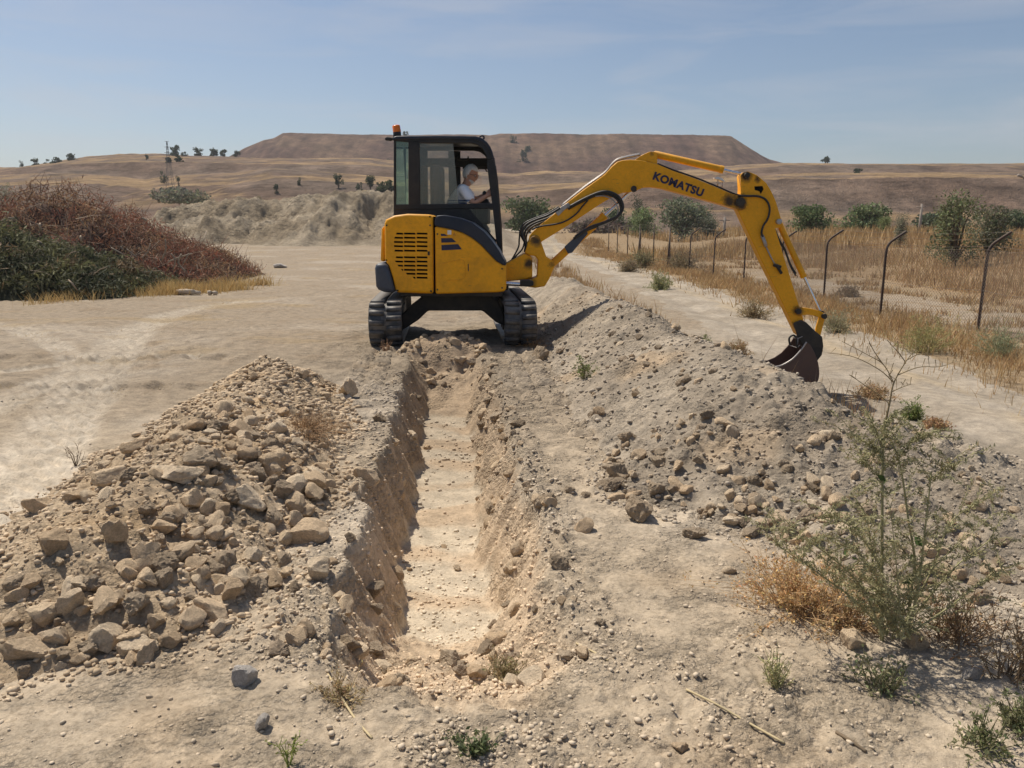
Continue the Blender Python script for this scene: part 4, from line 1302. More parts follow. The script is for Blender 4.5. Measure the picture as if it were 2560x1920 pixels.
prism('swing_post', [(1320, 604), (1328, 592), (1338, 587), (1348, 591), (1354, 608), (1366, 642), (1384, 653), (1388, 664), (1381, 679), (1374, 696), (1362, 716), (1338, 720), (1312, 716), (1308, 701), (1330, 697), (1343, 692), (1345, 650), (1338, 640), (1326, 639), (1311, 632)],
      9.58, 0.30, M_POST, EXC, 0.015)
cyl('swing_ram', at(1255, 708, 9.50), at(1306, 711, 9.50), 0.026, M_CHROME, EXC)
prism('ram_clevis', [(1300, 700), (1322, 699), (1334, 704), (1334, 714), (1322, 717), (1300, 716)], 9.46, 0.10, M_DARK, EXC, 0.01)
boom_up = [(1324, 590), (1332, 580), (1366, 550), (1395, 527), (1414, 509), (1462, 472), (1511, 437), (1530, 416), (1544, 404), (1556, 400.5), (1575, 399), (1603, 400.5), (1641, 409), (1681, 426), (1739, 446.5), (1793, 468.5), (1829, 484), (1850, 489)]
boom_dn = [(1863, 497), (1868, 509), (1864, 521), (1855, 526), (1838, 521), (1807, 511.5), (1739, 492.5), (1656, 470.5), (1631, 467), (1610, 468), (1594, 475), (1576, 480), (1561, 481), (1545, 486), (1525, 496), (1501, 510), (1429, 558), (1356, 603), (1346, 613), (1332, 612), (1322, 603)]
boom = prism('boom', boom_up + boom_dn, YB, 0.20, M_BOOM, EXC, 0.008)
prism('cylinder_bracket', [(1584, 402), (1606, 387), (1624, 379), (1638, 379), (1644, 388), (1643, 412), (1620, 404)], YB + 0.03, 0.14, M_BOOM, boom, 0.006)
stick = prism('stick', [(1852, 492), (1853, 470), (1851, 440), (1857, 431), (1870, 428), (1892, 437), (1916, 457), (1929, 479), (1940, 503), (1952, 543), (1956, 560), (1950, 570), (1938, 570), (1952, 615), (1975, 690), (1998, 765), (2013, 811), (2012, 832), (2003, 842), (1994, 836), (1982, 811), (1960, 765), (1900, 643), (1843, 523)],
              YB + 0.02, 0.16, M_STICK, EXC, 0.008)
# flat near-black decal painting the shade inside a slot in the stick head
decal('slot_shade_decal', [(1886, 466), (1906, 465), (1909, 473), (1902, 485), (1898, 478), (1887, 475)], M_HOLE_SHADE, stick, YB + 0.017)
for k, r_ in (('foot', 0.05), ('elbow', 0.06), ('top', 0.036), ('cyle', 0.04), ('bt', 0.038), ('link', 0.04)):
    p = pin[k]
    par_ = {'foot': EXC, 'elbow': boom, 'top': stick, 'cyle': boom, 'bt': stick, 'link': stick}[k]
    cyl('pin', (p.x, YB - 0.035, p.z), (p.x, YB + 0.23, p.z), r_ * 0.85, M_DARK if k != 'bt' else M_EDGE, par_, 18, [(0, r_ * 0.5), (0.02, r_ * 0.85), (0.98, r_ * 0.85), (1, r_ * 0.5)])
p = pin['foot']; mb = MB()
a_ = np.linspace(0, 2 * math.pi, 19)
mb.tube([(p.x + 0.032 * math.cos(t), YB - 0.03, p.z + 0.032 * math.sin(t)) for t in a_], 0.010, 8); mb.build('pin_collar', M_EDGE, EXC, True)
# rams
YM = YB + 0.10
def ram(name, a, b, frac, r, rr, matb=M_YEL, parent=EXC):
    A = at(*a, YM); B = at(*b, YM); m_ = A.lerp(B, frac)
    o = cyl(name, A, m_, r, matb, parent, 22, [(0, r * 0.75), (0.015, r), (0.95, r), (0.951, r * 1.1), (0.999, r * 1.1), (1, r * 0.7)])
    cyl('rod', m_, B, rr, M_CHROME, o, 16)
    cyl('rod_eye', B + Vector((0, -0.05, 0)), B + Vector((0, 0.05, 0)), r * 0.85, M_DARK, o, 16)
    return o
ram('boom_ram', (1378, 662), (1584, 472), 0.655, 0.047, 0.023)
ram('stick_ram', (1634, 385), (1867, 438), 0.745, 0.042, 0.018)
ram('bucket_ram', (1947, 556), (2051, 782), 0.60, 0.037, 0.017)
prism('ram_guard', [(1411, 617), (1448, 583), (1466, 577), (1470, 584), (1430, 632), (1420, 634)], YB + 0.005, 0.03, M_SLATE, EXC, 0.006)
# bucket linkage
for y_ in (YB - 0.015, YB + 0.19):
    prism('link', [(1990, 768), (2002, 768), (2030, 772), (2050, 777), (2064, 785), (2066, 794), (2056, 798), (2040, 790), (2024, 787), (2002, 788), (1990, 786)], y_, 0.028, M_STICK, EXC, 0.005)
    prism('link', [(2050, 786), (2064, 788), (2060, 806), (2050, 846), (2038, 842), (2040, 820)], y_ + 0.01, 0.028, M_YEL, EXC, 0.005)
p = at(2058, 790, YB); cyl('pin', (p.x, YB - 0.05, p.z), (p.x, YB + 0.25, p.z), 0.032, M_DARK, EXC, 16)
# ---- bucket
YK0, YK1 = 9.50, 9.95
lip = [(2016, 855), (2008, 868), (2000, 878), (1983, 896), (1965, 908), (1947, 915.5), (1922, 917)]
shell = [(1922, 917), (1928, 929), (1946, 948), (1980, 967), (2010, 976), (2022, 976), (2036, 968), (2045, 953), (2048.5, 936), (2047, 915), (2043, 898), (2036, 880)]
bucket = prism('bucket', lip + shell[1:] + [(2026, 862)], YK0, 0.018, M_BUCKET, EXC, 0.004)
dX = [at(x, y, YK0) for x, y in lip + shell[1:] + [(2026, 862)]]
prism_w('bucket_side', [Vector((v.x, YK1 - 0.018, v.z)) for v in dX], 0.018, M_BUCKET, bucket, 0.004)
mb = MB()
sp = spline([at(x, y, YK0) for x, y in shell], 4)
cen = Vector((sum(v.x for v in sp) / len(sp), 0, sum(v.z for v in sp) / len(sp)))
vv = []
for v in sp:
    inw = (cen - Vector((v.x, 0, v.z))).normalized() * 0.016
    for yy in (YK0 + 0.003, YK1 - 0.003):
        vv.append((v.x, yy, v.z)); vv.append((v.x + inw.x, yy, v.z + inw.z))
q = []
for i in range(len(sp) - 1):
    b0 = i * 4
    for j, k2 in ((0, 2), (2, 3), (3, 1), (1, 0)):
        q.append((b0 + j, b0 + k2, b0 + 4 + k2, b0 + 4 + j))
mb.add(vv, q); mb.build('bucket_shell', M_BUCKET, bucket, True)
mb = MB(); mb.tube(spline([at(x, y, YK0 - 0.002) for x, y in lip], 4), 0.010, 6); mb.build('worn_edge', M_EDGE, bucket, True)
mb = MB(); mb.tube([at(1922, 917, YK0), Vector((at(1922, 917, YK0).x, YK1, at(1922, 917, YK0).z))], 0.012, 6); mb.build('cutting_edge', M_EDGE, bucket)
for y_ in (YB - 0.02, YB + 0.185):
    prism('hitch_plate', [(1985, 808), (2004, 800), (2016, 806), (2040, 829), (2056, 842), (2059, 866), (2055, 888), (2044, 902), (2030, 894), (2012, 872), (1996, 846)], y_, 0.035, M_DARK, bucket, 0.008)
prism('hitch_block', [(2000, 846), (2012, 838), (2036, 862), (2040, 884), (2026, 884)], YB, 0.2, M_DARK, bucket, 0.008)
mb = MB(); mb.tube(spline([at(x, y, YB - 0.03) for x, y in ((1975, 862), (1973, 846), (1982, 838), (1990, 845), (1993, 870))], 4), 0.013, 6); mb.build('hitch_hook', M_DARK, bucket, True)
mb = MB(); mb.tube([at(x, y, YB - 0.035) for x, y in ((1982, 844), (1995, 846), (2006, 841))], 0.006, 5); mb.tube([at(x, y, YB - 0.035) for x, y in ((1995, 846), (1993, 870))], 0.006, 5); mb.tube([at(x, y, YB - 0.035) for x, y in ((1974, 863), (1993, 870), (2000, 862))], 0.006, 5)
mb.build('hitch_bar', M_EDGE, bucket)
# ---- hoses
def hp(pts, Y): return [at(x, y, Y) for x, y in pts]
loop = [(1424, 517), (1465, 495), (1500, 481), (1522, 480), (1544, 490), (1556, 509), (1555, 527), (1540, 543), (1508, 557), (1478, 567), (1460, 577), (1438, 592)]
hose('hose', hp(loop, YB - 0.045), 0.017, M_HOSE, boom)
hose('hose', hp([(x - 4, y + 5) for x, y in loop], YB - 0.02), 0.017, M_HOSE, boom)
hose('hose', hp([(x - 12, y + 10) if 1480 < x else (x, y + 6) for x, y in loop[2:9]], YB - 0.03), 0.008, M_EDGE, boom)
for k, (dx, dy, r_) in enumerate(((0, 0, 0.014), (3, 6, 0.014), (-3, -3, 0.011), (6, 10, 0.011))):
    hose('hose', hp([(1400 + dx, 520 + dy), (1370 + dx, 538 + dy), (1340 + dx, 549 + dy), (1318 + dx * 1.5, 560 + dy), (1308 + dx * 1.6, 574 + dy), (1307 + dx * 1.4, 592 + dy), (1316 + dx, 612 + dy * 0.5), (1314 + dx, 630)], YB - 0.02 + 0.045 * k), r_, M_HOSE, boom)
hose('hose', hp([(1470, 500), (1455, 517), (1440, 535), (1415, 552), (1390, 560), (1350, 566), (1330, 574)], YB - 0.03), 0.010, M_HOSE, boom)
hose('hose', hp([(1312, 600), (1306, 622), (1290, 640), (1276, 660)], YB + 0.02), 0.010, M_HOSE, EXC)
hose('hose', hp([(1300, 575), (1298, 600), (1296, 618), (1282, 645), (1272, 658)], YB + 0.06), 0.010, M_HOSE, EXC)
hose('hose', hp([(1846, 489), (1870, 490), (1896, 491), (1915, 500), (1924, 520), (1920, 545), (1908, 565), (1904, 582), (1907, 592)], YB - 0.012), 0.013, M_HOSE, stick)
mb = MB(); mb.tube(hp([(1905, 588), (1912, 606), (1915, 616)], YB), 0.022, 8); mb.build('hose_coupling', M_EDGE, stick, True)
mb = MB(); mb.tube(hp([(1914, 614), (1926, 640), (1938, 662)], YB), 0.009, 6); mb.build('steel_pipe', M_EDGE, stick, True)
mb = MB(); mb.tube(hp([(1934, 662), (1952, 668)], YB), 0.020, 8); mb.tube(hp([(1941, 662), (1954, 684)], YB), 0.018, 8); mb.build('valve', M_DARK, stick, True)
for dz in (0, 5):
    hose('hose', hp([(1938, 574 + dz), (1950, 602 + dz), (1962, 622 + dz), (1976, 660 + dz), (1990, 684 + dz)], YM - 0.05), 0.009, M_HOSE, stick)
# steel pipes along the back of the boom
for dy, r_, y_ in ((-3, 0.010, 0.04), (-5, 0.010, 0.10), (-2, 0.012, 0.155)):
    mb = MB(); mb.tube(spline(hp([(1404, 518 + dy), (1462, 471 + dy), (1511, 436 + dy), (1530, 414 + dy), (1545, 402 + dy), (1575, 394 + dy), (1600, 389 + dy)], YB + y_), 6), r_, 7)
    mb.build('steel_pipe', M_EDGE if y_ < 0.12 else M_HOSE, boom, True)
mb = MB(); mb.tube(spline(hp([(1644, 409), (1681, 424), (1739, 444), (1793, 466), (1830, 482), (1850, 488)], YB + 0.03), 6), 0.010, 7); mb.build('steel_pipe', M_HOSE, boom, True)
prism('pipe_clamp', [(1388, 531), (1404, 516), (1420, 506), (1428, 515), (1412, 524), (1396, 540)], YB - 0.012, 0.03, M_EDGE, boom, 0.004)
# work lamp on the boom
lamp = prism('work_lamp', [(1787, 444), (1796, 442), (1806, 446), (1813, 453), (1810, 455), (1798, 449), (1789, 449)], YB + 0.04, 0.10, M_WHITE, boom, 0.006)
mb = MB(); mb.tube(hp([(1795, 448), (1794, 466)], YB + 0.08), 0.007, 6); mb.tube(hp([(1806, 453), (1805, 470)], YB + 0.08), 0.007, 6); mb.build('lamp_bracket', M_EDGE, lamp)
# lettering on the boom
cu = bpy.data.curves.new('boom_lettering', 'FONT'); cu.body = 'KOMATSU'; cu.size = 1.0; cu.offset = 0.045; cu.extrude = 0.0; cu.space_character = 1.08
to = bpy.data.objects.new('tmp_text', cu); COL.objects.link(to)
bpy.context.view_layer.update()
met = bpy.data.meshes.new_from_object(to.evaluated_get(bpy.context.evaluated_depsgraph_get()))
bpy.data.objects.remove(to)
vx = np.array([v.co[:] for v in met.vertices]); x0_, x1_, y1_ = vx[:, 0].min(), vx[:, 0].max(), vx[:, 1].max()
LW = (at(1760, 480, YB) - at(1631, 445, YB)).length * 0.985; sc = LW / (x1_ - x0_)
bmx = bmesh.new(); bmx.from_mesh(met)
k0 = [bmx.verts.new((x, y, 0)) for x, y in ((x0_ + (x1_ - x0_) * 0.715, y1_ * 0.80), (x0_ + (x1_ - x0_) * 0.725, y1_ * 1.02), (x0_ + (x1_ - x0_) * 0.755, y1_ * 1.02), (x0_ + (x1_ - x0_) * 0.735, y1_ * 0.80))]
bmx.faces.new(k0[::-1])
bmx.to_mesh(met); bmx.free()
lo = link('boom_lettering', met, M_BLUE, boom)
B0 = at(1631, 447.5, YB)
lo.matrix_basis = Matrix.Translation((B0.x, YB - 0.004, B0.z)) @ Matrix.Rotation(math.atan2(225, 660), 4, 'Y') @ Matrix.Rotation(math.pi / 2, 4, 'X') @ Matrix.Diagonal((sc, sc * 0.96, 1, 1)) @ Matrix.Translation((-x0_, 0, 0))

# ---- cab
YC, YD = 9.98, 10.90
cab = boxw('cab', at(984, 520, YC).x, at(1168, 520, YC).x, YC + 0.02, YD, at(1100, 560, YC).z - 0.25, at(1100, 523, YC).z, M_BLACK, EXC, 0.01)
cab['label'] = 'dark glazed operator cab with navy roof'
roof_o = [(984, 344), (992, 341.5), (1100, 340.5), (1190, 342), (1206, 347.5), (1218, 357), (1226, 368), (1231, 380), (1236, 398)]
rail_in = [(1218, 400), (1213, 383), (1205, 371), (1193, 362), (1176, 358), (1049, 358), (984, 352)]
front = [(1236, 398), (1242, 441), (1247, 504), (1252, 560), (1255, 641), (1246, 628), (1240, 600), (1236, 560), (1230, 507), (1223, 457), (1217, 410), (1218, 400)]
def both(name, pts, mat, th=0.07, bev=0.008):
    prism(name, pts, YC, th, mat, cab, bev)
    P = [at(x, y, YC) for x, y in pts]
    prism_w(name, [Vector((p.x, YD, p.z)) for p in P], th, mat, cab, bev)
both('roof_rail', roof_o + rail_in, M_BLACK)
both('front_pillar', front, M_BLACK)
both('rear_pillar', [(984, 350), (989, 350), (989, 513), (984, 513)], M_BLACK)
both('door_pillar', [(1021, 352), (1048, 352), (1050, 513), (1021, 513)], M_BLACK)
both('sill', [(984, 511), (1231, 508), (1233, 521), (984, 524)], M_BLACK)
prism('lower_panel', [(984, 522), (1172, 521), (1206, 560), (1240, 600), (1240, 612), (1180, 600), (984, 600)], YC + 0.01, 0.04, M_BLACK, cab, 0.004)
P = [at(x, y, YC) for x, y in roof_o]
top = [Vector((p.x, YC - 0.015, p.z + 0.006)) for p in P] + [Vector((p.x - 0.012, YC - 0.015, p.z - 0.035)) for p in reversed(P)]
prism_w('roof', top, YD - YC + 0.10, M_NAVY, cab, 0.012, 3)
hx = [at(x, y, YC) for x, y in ((985, 352), (1020, 352), (1020, 511), (985, 511))]
prism_w('window', [v + Vector((0, 0.03, 0)) for v in hx], 0.005, M_GREENG, cab, 0)
for (pts, mat_) in (([(1049, 358), (1133, 358), (1146, 510), (1050, 510)], M_DUSTY), ([(1130, 358), (1176, 358), (1193, 362), (1205, 371), (1213, 383), (1218, 400), (1223, 457), (1230, 508), (1133, 510)], M_GLASS),
                    ([(1172, 522), (1232, 522), (1236, 560), (1240, 598)], M_GLASS)):
    if pts[0] != (1130, 358):      # the front half of the near sliding window stands open
        prism('window', pts, YC + 0.028, 0.005, mat_, cab, 0)
    if mat_ is not M_DUSTY:
        P = [at(x, y, YC) for x, y in pts]
        prism_w('window', [Vector((p.x, YD + 0.03, p.z)) for p in P], 0.005, M_GREENG if mat_ is M_GREENG else M_GLASS, cab, 0)
xr_ = at(985, 400, YC).x
boxw('window', xr_ + 0.005, xr_ + 0.010, YC + 0.08, YD, at(985, 511, YC).z, at(985, 353, YC).z, M_GREENG, cab, 0)
# front screen, cross bars
zf0, zf1 = at(1250, 560, YC), at(1236, 398, YC)
mb = MB(); fx = [at(x, y, YC) for x, y in ((1226, 368), (1233, 398), (1239, 441), (1244, 504), (1249, 560))]
vv = []; q = []
for p in fx:
    vv += [(p.x, YC + 0.08, p.z), (p.x, YD, p.z)]
for i in range(len(fx) - 1):
    q.append((2 * i, 2 * i + 1, 2 * i + 3, 2 * i + 2))
mb.add(vv, q); mb.build('windscreen', M_GLASS, cab, True)
boxw('cab_floor', at(1160, 520, YC).x, at(1248, 520, YC).x, YC + 0.02, YD, 0.70, at(1100, 618, YC).z, M_BLACK, cab, 0.01)
p = at(1217, 395, YC); boxw('header_bar', p.x - 0.35, p.x, YD - 0.06, YD - 0.01, p.z - 0.07, p.z - 0.02, M_BLACK, cab, 0.006)
p = at(1080, 370, YC); boxw('header_bar', p.x - 0.2, p.x + 0.75, YD - 0.1, YD - 0.02, p.z - 0.16, p.z - 0.05, M_BLACK, cab, 0.006)
p = at(1110, 360, YC); boxw('far_door_post', p.x - 0.02, p.x + 0.14, YD - 0.03, YD + 0.02, at(1110, 515, YC).z, p.z, M_BLACK, cab, 0.006)
# handles and wiper
mb = MB(); mb.tube(spline(hp([(1145, 391), (1146, 398), (1155, 400), (1168, 399), (1171, 391)], 10.6), 4), 0.011, 6); mb.build('grab_handle', M_HOSE, cab, True)
mb = MB(); mb.tube(hp([(1197, 396), (1218, 430)], 10.88), 0.009, 6); mb.build('wiper', M_HOSE, cab, True)
mb = MB(); mb.tube(spline(hp([(1048, 404), (1053, 413), (1060, 415), (1068, 411), (1073, 400)], 10.7), 4), 0.009, 6); mb.build('cable', M_HOSE, cab, True)
# beacon, mirror, lifting eye
p = at(993, 340, 10.15)
base_ = cyl('beacon', (p.x, p.y, p.z - 0.02), (p.x, p.y, p.z + 0.045), 0.05, M_BLACK, cab, 18)
cyl('lens', (p.x, p.y, p.z + 0.045), (p.x - 0.012, p.y, p.z + 0.128), 0.05, M_AMBER, base_, 20, [(0, 0.050), (0.86, 0.049), (0.93, 0.045), (1, 0.036)])
prism('mirror', [(961, 346), (967, 341), (981, 344), (983, 349), (976, 352), (964, 351)], 10.2, 0.05, M_BLACK, cab, 0.01)
mb = MB(); mb.tube(hp([(978, 346), (990, 344)], 10.22), 0.010, 6); mb.build('mirror_arm', M_BLACK, cab)
p = at(1205, 344, YC + 0.05); mb = MB()
mb.tube([(p.x + 0.026 * math.cos(t), p.y, p.z + 0.022 * math.sin(t)) for t in np.linspace(0, 2 * math.pi, 15)], 0.010, 6); mb.build('lifting_eye', M_NAVY, cab, True)
# seat, console, levers
p = at(1110, 500, 10.4)
boxw('seat_back', p.x - 0.16, p.x + 0.0, 10.20, 10.60, at(1100, 520, 10.3).z - 0.05, at(1100, 412, 10.3).z, M_SEAT, cab, 0.05)
boxw('seat_cushion', p.x - 0.10, p.x + 0.42, 10.22, 10.70, at(1100, 545, 10.3).z, at(1100, 522, 10.3).z, M_SEAT, cab, 0.04)
boxw('console', at(1186, 505, 10.15).x, at(1222, 505, 10.15).x, 10.10, 10.24, at(1180, 560, 10.15).z, at(1200, 497, 10.15).z, M_BLACK, cab, 0.02)
boxw('console', at(1186, 505, 10.15).x, at(1222, 505, 10.15).x, 10.66, 10.80, at(1180, 560, 10.15).z, at(1200, 500, 10.15).z, M_BLACK, cab, 0.02)
cyl('lever', at(1204, 499, 10.17), at(1214, 478, 10.17), 0.016, M_HOSE, cab, 10, [(0, 0.03), (0.3, 0.012), (0.55, 0.012), (0.6, 0.024), (0.95, 0.026), (1, 0.012)])
cyl('lever', at(1204, 499, 10.72), at(1212, 480, 10.72), 0.016, M_HOSE, cab, 10, [(0, 0.03), (0.3, 0.012), (0.55, 0.012), (0.6, 0.024), (0.95, 0.026), (1, 0.012)])

# ================================================================== OPERATOR
M_SKIN = paint_mat('skin', (0.50, 0.27, 0.18), 0.55, 0.4, 0.1, (0.35, 0.16, 0.10), scale=8)
M_HAIR = paint_mat('white_hair', (0.72, 0.70, 0.66), 0.8, 0.2, 0.7, (0.36, 0.34, 0.32), scale=45)
M_SHIRT, nt, b = new_mat('white_striped_shirt')
tcn = N(nt, 'ShaderNodeTexCoord'); sep = N(nt, 'ShaderNodeSeparateXYZ'); nt.links.new(tcn.outputs['Object'], sep.inputs[0])
ZS = at(1180, 500, 10.2).z
wv = N(nt, 'ShaderNodeMath', operation='MULTIPLY'); wv.inputs[1].default_value = 210.0; nt.links.new(sep.outputs['Z'], wv.inputs[0])
sn = N(nt, 'ShaderNodeMath', operation='SINE'); nt.links.new(wv.outputs[0], sn.inputs[0])
lowm = N(nt, 'ShaderNodeMapRange'); nt.links.new(sep.outputs['Z'], lowm.inputs['Value']); lowm.inputs['From Min'].default_value = ZS + 0.005; lowm.inputs['From Max'].default_value = ZS - 0.005
mlt = N(nt, 'ShaderNodeMath', operation='MULTIPLY'); 
sr = N(nt, 'ShaderNodeMapRange'); nt.links.new(sn.outputs[0], sr.inputs['Value']); sr.inputs['From Min'].default_value = -0.4; sr.inputs['From Max'].default_value = 0.4
nt.links.new(sr.outputs[0], mlt.inputs[0]); nt.links.new(lowm.outputs[0], mlt.inputs[1])
c_ = mixc(nt, mlt.outputs[0], (0.86, 0.87, 0.90), (0.07, 0.13, 0.30)); nt.links.new(c_, b.inputs['Base Color']); b.inputs['Roughness'].default_value = 0.9
nz = noise_node(nt, 14, 3); bump(nt, b, nz.outputs['Fac'], 0.5, 0.02)
M_TROUS = paint_mat('dark_trousers', (0.04, 0.045, 0.06), 0.9, 0.1, 0.2)
M_SPEC = paint_mat('spectacle_frame', (0.02, 0.012, 0.01), 0.3, 0.5, 0.0)
M_EYE = paint_mat('eye', (0.6, 0.58, 0.55), 0.3, 0.5, 0.0)
def skin_mesh(name, nodes, edges, mat, parent=None, sub=2, root=0):
    me = bpy.data.meshes.new(name)
    me.from_pydata([tuple(n[0]) for n in nodes], edges, [])
    o = link(name, me, mat, None)
    md = o.modifiers.new('skin', 'SKIN'); md.use_smooth_shade = True
    for i, n in enumerate(nodes):
        r = n[1] if isinstance(n[1], tuple) else (n[1], n[1])
        me.skin_vertices[0].data[i].radius = r
        me.skin_vertices[0].data[i].use_root = (i == root)
    s_ = o.modifiers.new('subsurf', 'SUBSURF'); s_.levels = sub; s_.render_levels = sub
    bpy.context.view_layer.update(); bake(o)
    o.data.materials.clear(); o.data.materials.append(mat)
    o.data.polygons.foreach_set('use_smooth', np.ones(len(o.data.polygons), bool))
    par(o, parent)
    return o
PY = 10.30
Pp = lambda px, py, dy=0.0: at(px, py, PY + dy)
hip = Pp(1132, 532); belly = Pp(1142, 508); chest = Pp(1154, 482); neckb = Pp(1164, 466); neckt = Pp(1171, 452); headc = Pp(1176, 436)
shN = Pp(1158, 474, -0.19); elN = Pp(1186, 510, -0.27); wrN = Pp(1212, 492, -0.25)
shF = Pp(1160, 474, 0.19); elF = Pp(1188, 500, 0.26); wrF = Pp(1218, 486, 0.22)
knN = Pp(1196, 530, -0.13); ftN = Pp(1216, 600, -0.13); knF = Pp(1196, 530, 0.13); ftF = Pp(1216, 600, 0.13)
toN = ftN + Vector((0.14, 0, -0.02)); toF = ftF + Vector((0.14, 0, -0.02))
body_n = [(hip, 0.115), (belly, 0.11), (chest, (0.12, 0.12)), (neckb, 0.062), (neckt, 0.056), (headc, 0.075),
          (shN, 0.055), (elN, 0.042), (wrN, 0.028), (shF, 0.055), (elF, 0.042), (wrF, 0.028),
          (knN, 0.062), (ftN, 0.042), (toN, 0.035), (knF, 0.062), (ftF, 0.042), (toF, 0.035)]
body_e = [(0, 1), (1, 2), (2, 3), (3, 4), (4, 5), (2, 6), (6, 7), (7, 8), (2, 9), (9, 10), (10, 11), (0, 12), (12, 13), (13, 14), (0, 15), (15, 16), (16, 17)]
# palms and five bent fingers of unequal length on each hand, closed round the levers
for (w, lev, s_, idx) in ((wrN, Pp(1214, 480, -0.26), -1, 8), (wrF, Pp(1222, 482, 0.24), 1, 11)):
    fwd = Vector((0.86, 0, 0.35)).normalized(); up_ = Vector((-0.35, 0, 0.86)).normalized(); lat = Vector((0, -s_, 0))
    palm = w + fwd * 0.055
    body_n.append((palm, (0.032, 0.020))); ip = len(body_n) - 1
    body_e.append((idx, ip))
    for k, (off, L) in enumerate(((0.028, 0.070), (0.010, 0.078), (-0.009, 0.072), (-0.027, 0.058))):
        k1 = palm + fwd * 0.042 + up_ * off
        k2 = k1 + fwd * L * 0.35 + lat * L * 0.18
        k3 = k2 + lat * L * 0.42 - fwd * L * 0.12
        b0 = len(body_n)
        body_n += [(k1, 0.0095), (k2, 0.0088), (k3, 0.0075)]
        body_e += [(ip, b0), (b0, b0 + 1), (b0 + 1, b0 + 2)]
    t1 = palm - fwd * 0.008 + up_ * 0.034; t2 = t1 + up_ * 0.022 + fwd * 0.022 + lat * 0.01; t3 = t2 + fwd * 0.022 + lat * 0.018
    b0 = len(body_n); body_n += [(t1, 0.011), (t2, 0.010), (t3, 0.008)]; body_e += [(ip, b0), (b0, b0 + 1), (b0 + 1, b0 + 2)]
PERSON = skin_mesh('person', body_n, body_e, M_SKIN)
tag(PERSON, 'white-haired person in glasses and white shirt seated at the levers inside the cab', 'person')
shirt_n = [(hip + Vector((0, 0, 0.02)), 0.135), (belly, 0.135), (chest, (0.140, 0.142)), (neckb - Vector((0.005, 0, 0.012)), 0.075),
           (shN, 0.072), (shN.lerp(elN, 0.85), 0.060), (shF, 0.072), (shF.lerp(elF, 0.85), 0.060)]
skin_mesh('shirt', shirt_n, [(0, 1), (1, 2), (2, 3), (2, 4), (4, 5), (2, 6), (6, 7)], M_SHIRT, PERSON)
skin_mesh('trousers', [(hip, 0.13), (knN, 0.078), (ftN.lerp(knN, 0.1), 0.062), (knF, 0.078), (ftF.lerp(knF, 0.1), 0.062)], [(0, 1), (1, 2), (0, 3), (3, 4)], M_TROUS, PERSON)
# head: skull, jaw, nose, brow, ears in one surface, turned right, a little to the camera and down
fd = Vector((0.84, -0.44, -0.30)).normalized(); lt = fd.cross(Vector((0, 0, 1))).normalized(); upv = lt.cross(fd).normalized()
HM = Matrix((( lt.x, fd.x, upv.x, headc.x), (lt.y, fd.y, upv.y, headc.y), (lt.z, fd.z, upv.z, headc.z), (0, 0, 0, 1)))
v, f = ico(4)
x, y, z = v[:, 0].copy(), v[:, 1].copy(), v[:, 2].copy()
hv = np.stack([x * 0.076, y * 0.098, z * 0.122], 1)
low = np.clip(-z, 0, 1)
hv[:, 0] *= 1 - 0.30 * low ** 1.5; hv[:, 1] *= 1 - 0.12 * low * (y < 0)
fr_ = np.clip(y, 0, 1)
def bumpf(cx_, cz_, sx_, sz_): return np.exp(-((x - cx_) / sx_) ** 2 - ((z - cz_) / sz_) ** 2) * (y > 0)
hv[:, 1] += 0.026 * bumpf(0, -0.18, 0.13, 0.16) + 0.012 * bumpf(0, 0.03, 0.09, 0.2) + 0.008 * bumpf(0, 0.18, 0.6, 0.10) - 0.013 * bumpf(0.36, 0.04, 0.16, 0.10) - 0.013 * bumpf(-0.36, 0.04, 0.16, 0.10)
hv[:, 1] += 0.010 * bumpf(0, -0.80, 0.25, 0.14) - 0.006 * bumpf(0, -0.46, 0.28, 0.04) + 0.004 * bumpf(0, -0.40, 0.3, 0.05) + 0.004 * bumpf(0, -0.53, 0.3, 0.05)
for sx_ in (-1, 1):
    e_ = np.exp(-((y + 0.05) / 0.16) ** 2 - ((z + 0.02) / 0.24) ** 2) * (x * sx_ > 0.5)
    hv[:, 0] += sx_ * 0.014 * e_
def place(hv_):
    return np.array([tuple(HM @ Vector(p)) for p in hv_])
mb = MB(); mb.add(place(hv), f); head = mb.build('head', M_SKIN, PERSON, True)
hair_m = ((z > 0.42) | ((y < 0.12) & (z > -0.45)) | ((np.abs(x) > 0.75) & (y < 0.35) & (z > -0.1)))
beard_m = (z < -0.42) & (y > -0.1) & ~((np.abs(x) < 0.26) & (np.abs(z + 0.49) < 0.045))
nn = noise3(v, 7, 5)
for nm, mk, th in (('hair', hair_m, 0.013), ('beard', beard_m, 0.007)):
    hh = hv + v * (th * (0.75 + 0.7 * nn))[:, None]
    ff = f[mk[f].all(axis=1)]
    mb = MB(); mb.add(place(hh), ff)
    ho = mb.build(nm, M_HAIR, head, True)
    so = ho.modifiers.new('solid', 'SOLIDIFY'); so.thickness = 0.01; so.offset = -1
mb = MB()
for sx_ in (-1, 1):
    c_ = (0.030 * sx_, 0.100, 0.006)
    mb.tube([HM @ Vector((c_[0] + 0.022 * math.cos(t), c_[1] - 0.18 * abs(c_[0] + 0.022 * math.cos(t)), c_[2] + 0.016 * math.sin(t))) for t in np.linspace(0, 2 * math.pi, 15)], 0.0026, 6)
    mb.tube([HM @ Vector((0.052 * sx_, 0.088, 0.010)), HM @ Vector((0.078 * sx_, 0.05, 0.010)), HM @ Vector((0.084 * sx_, -0.01, 0.004))], 0.0028, 6)
mb.tube([HM @ Vector((-0.009, 0.102, 0.010)), HM @ Vector((0, 0.106, 0.013)), HM @ Vector((0.009, 0.102, 0.010))], 0.0026, 6)
mb.build('spectacles', M_SPEC, head, True)
mb = MB()
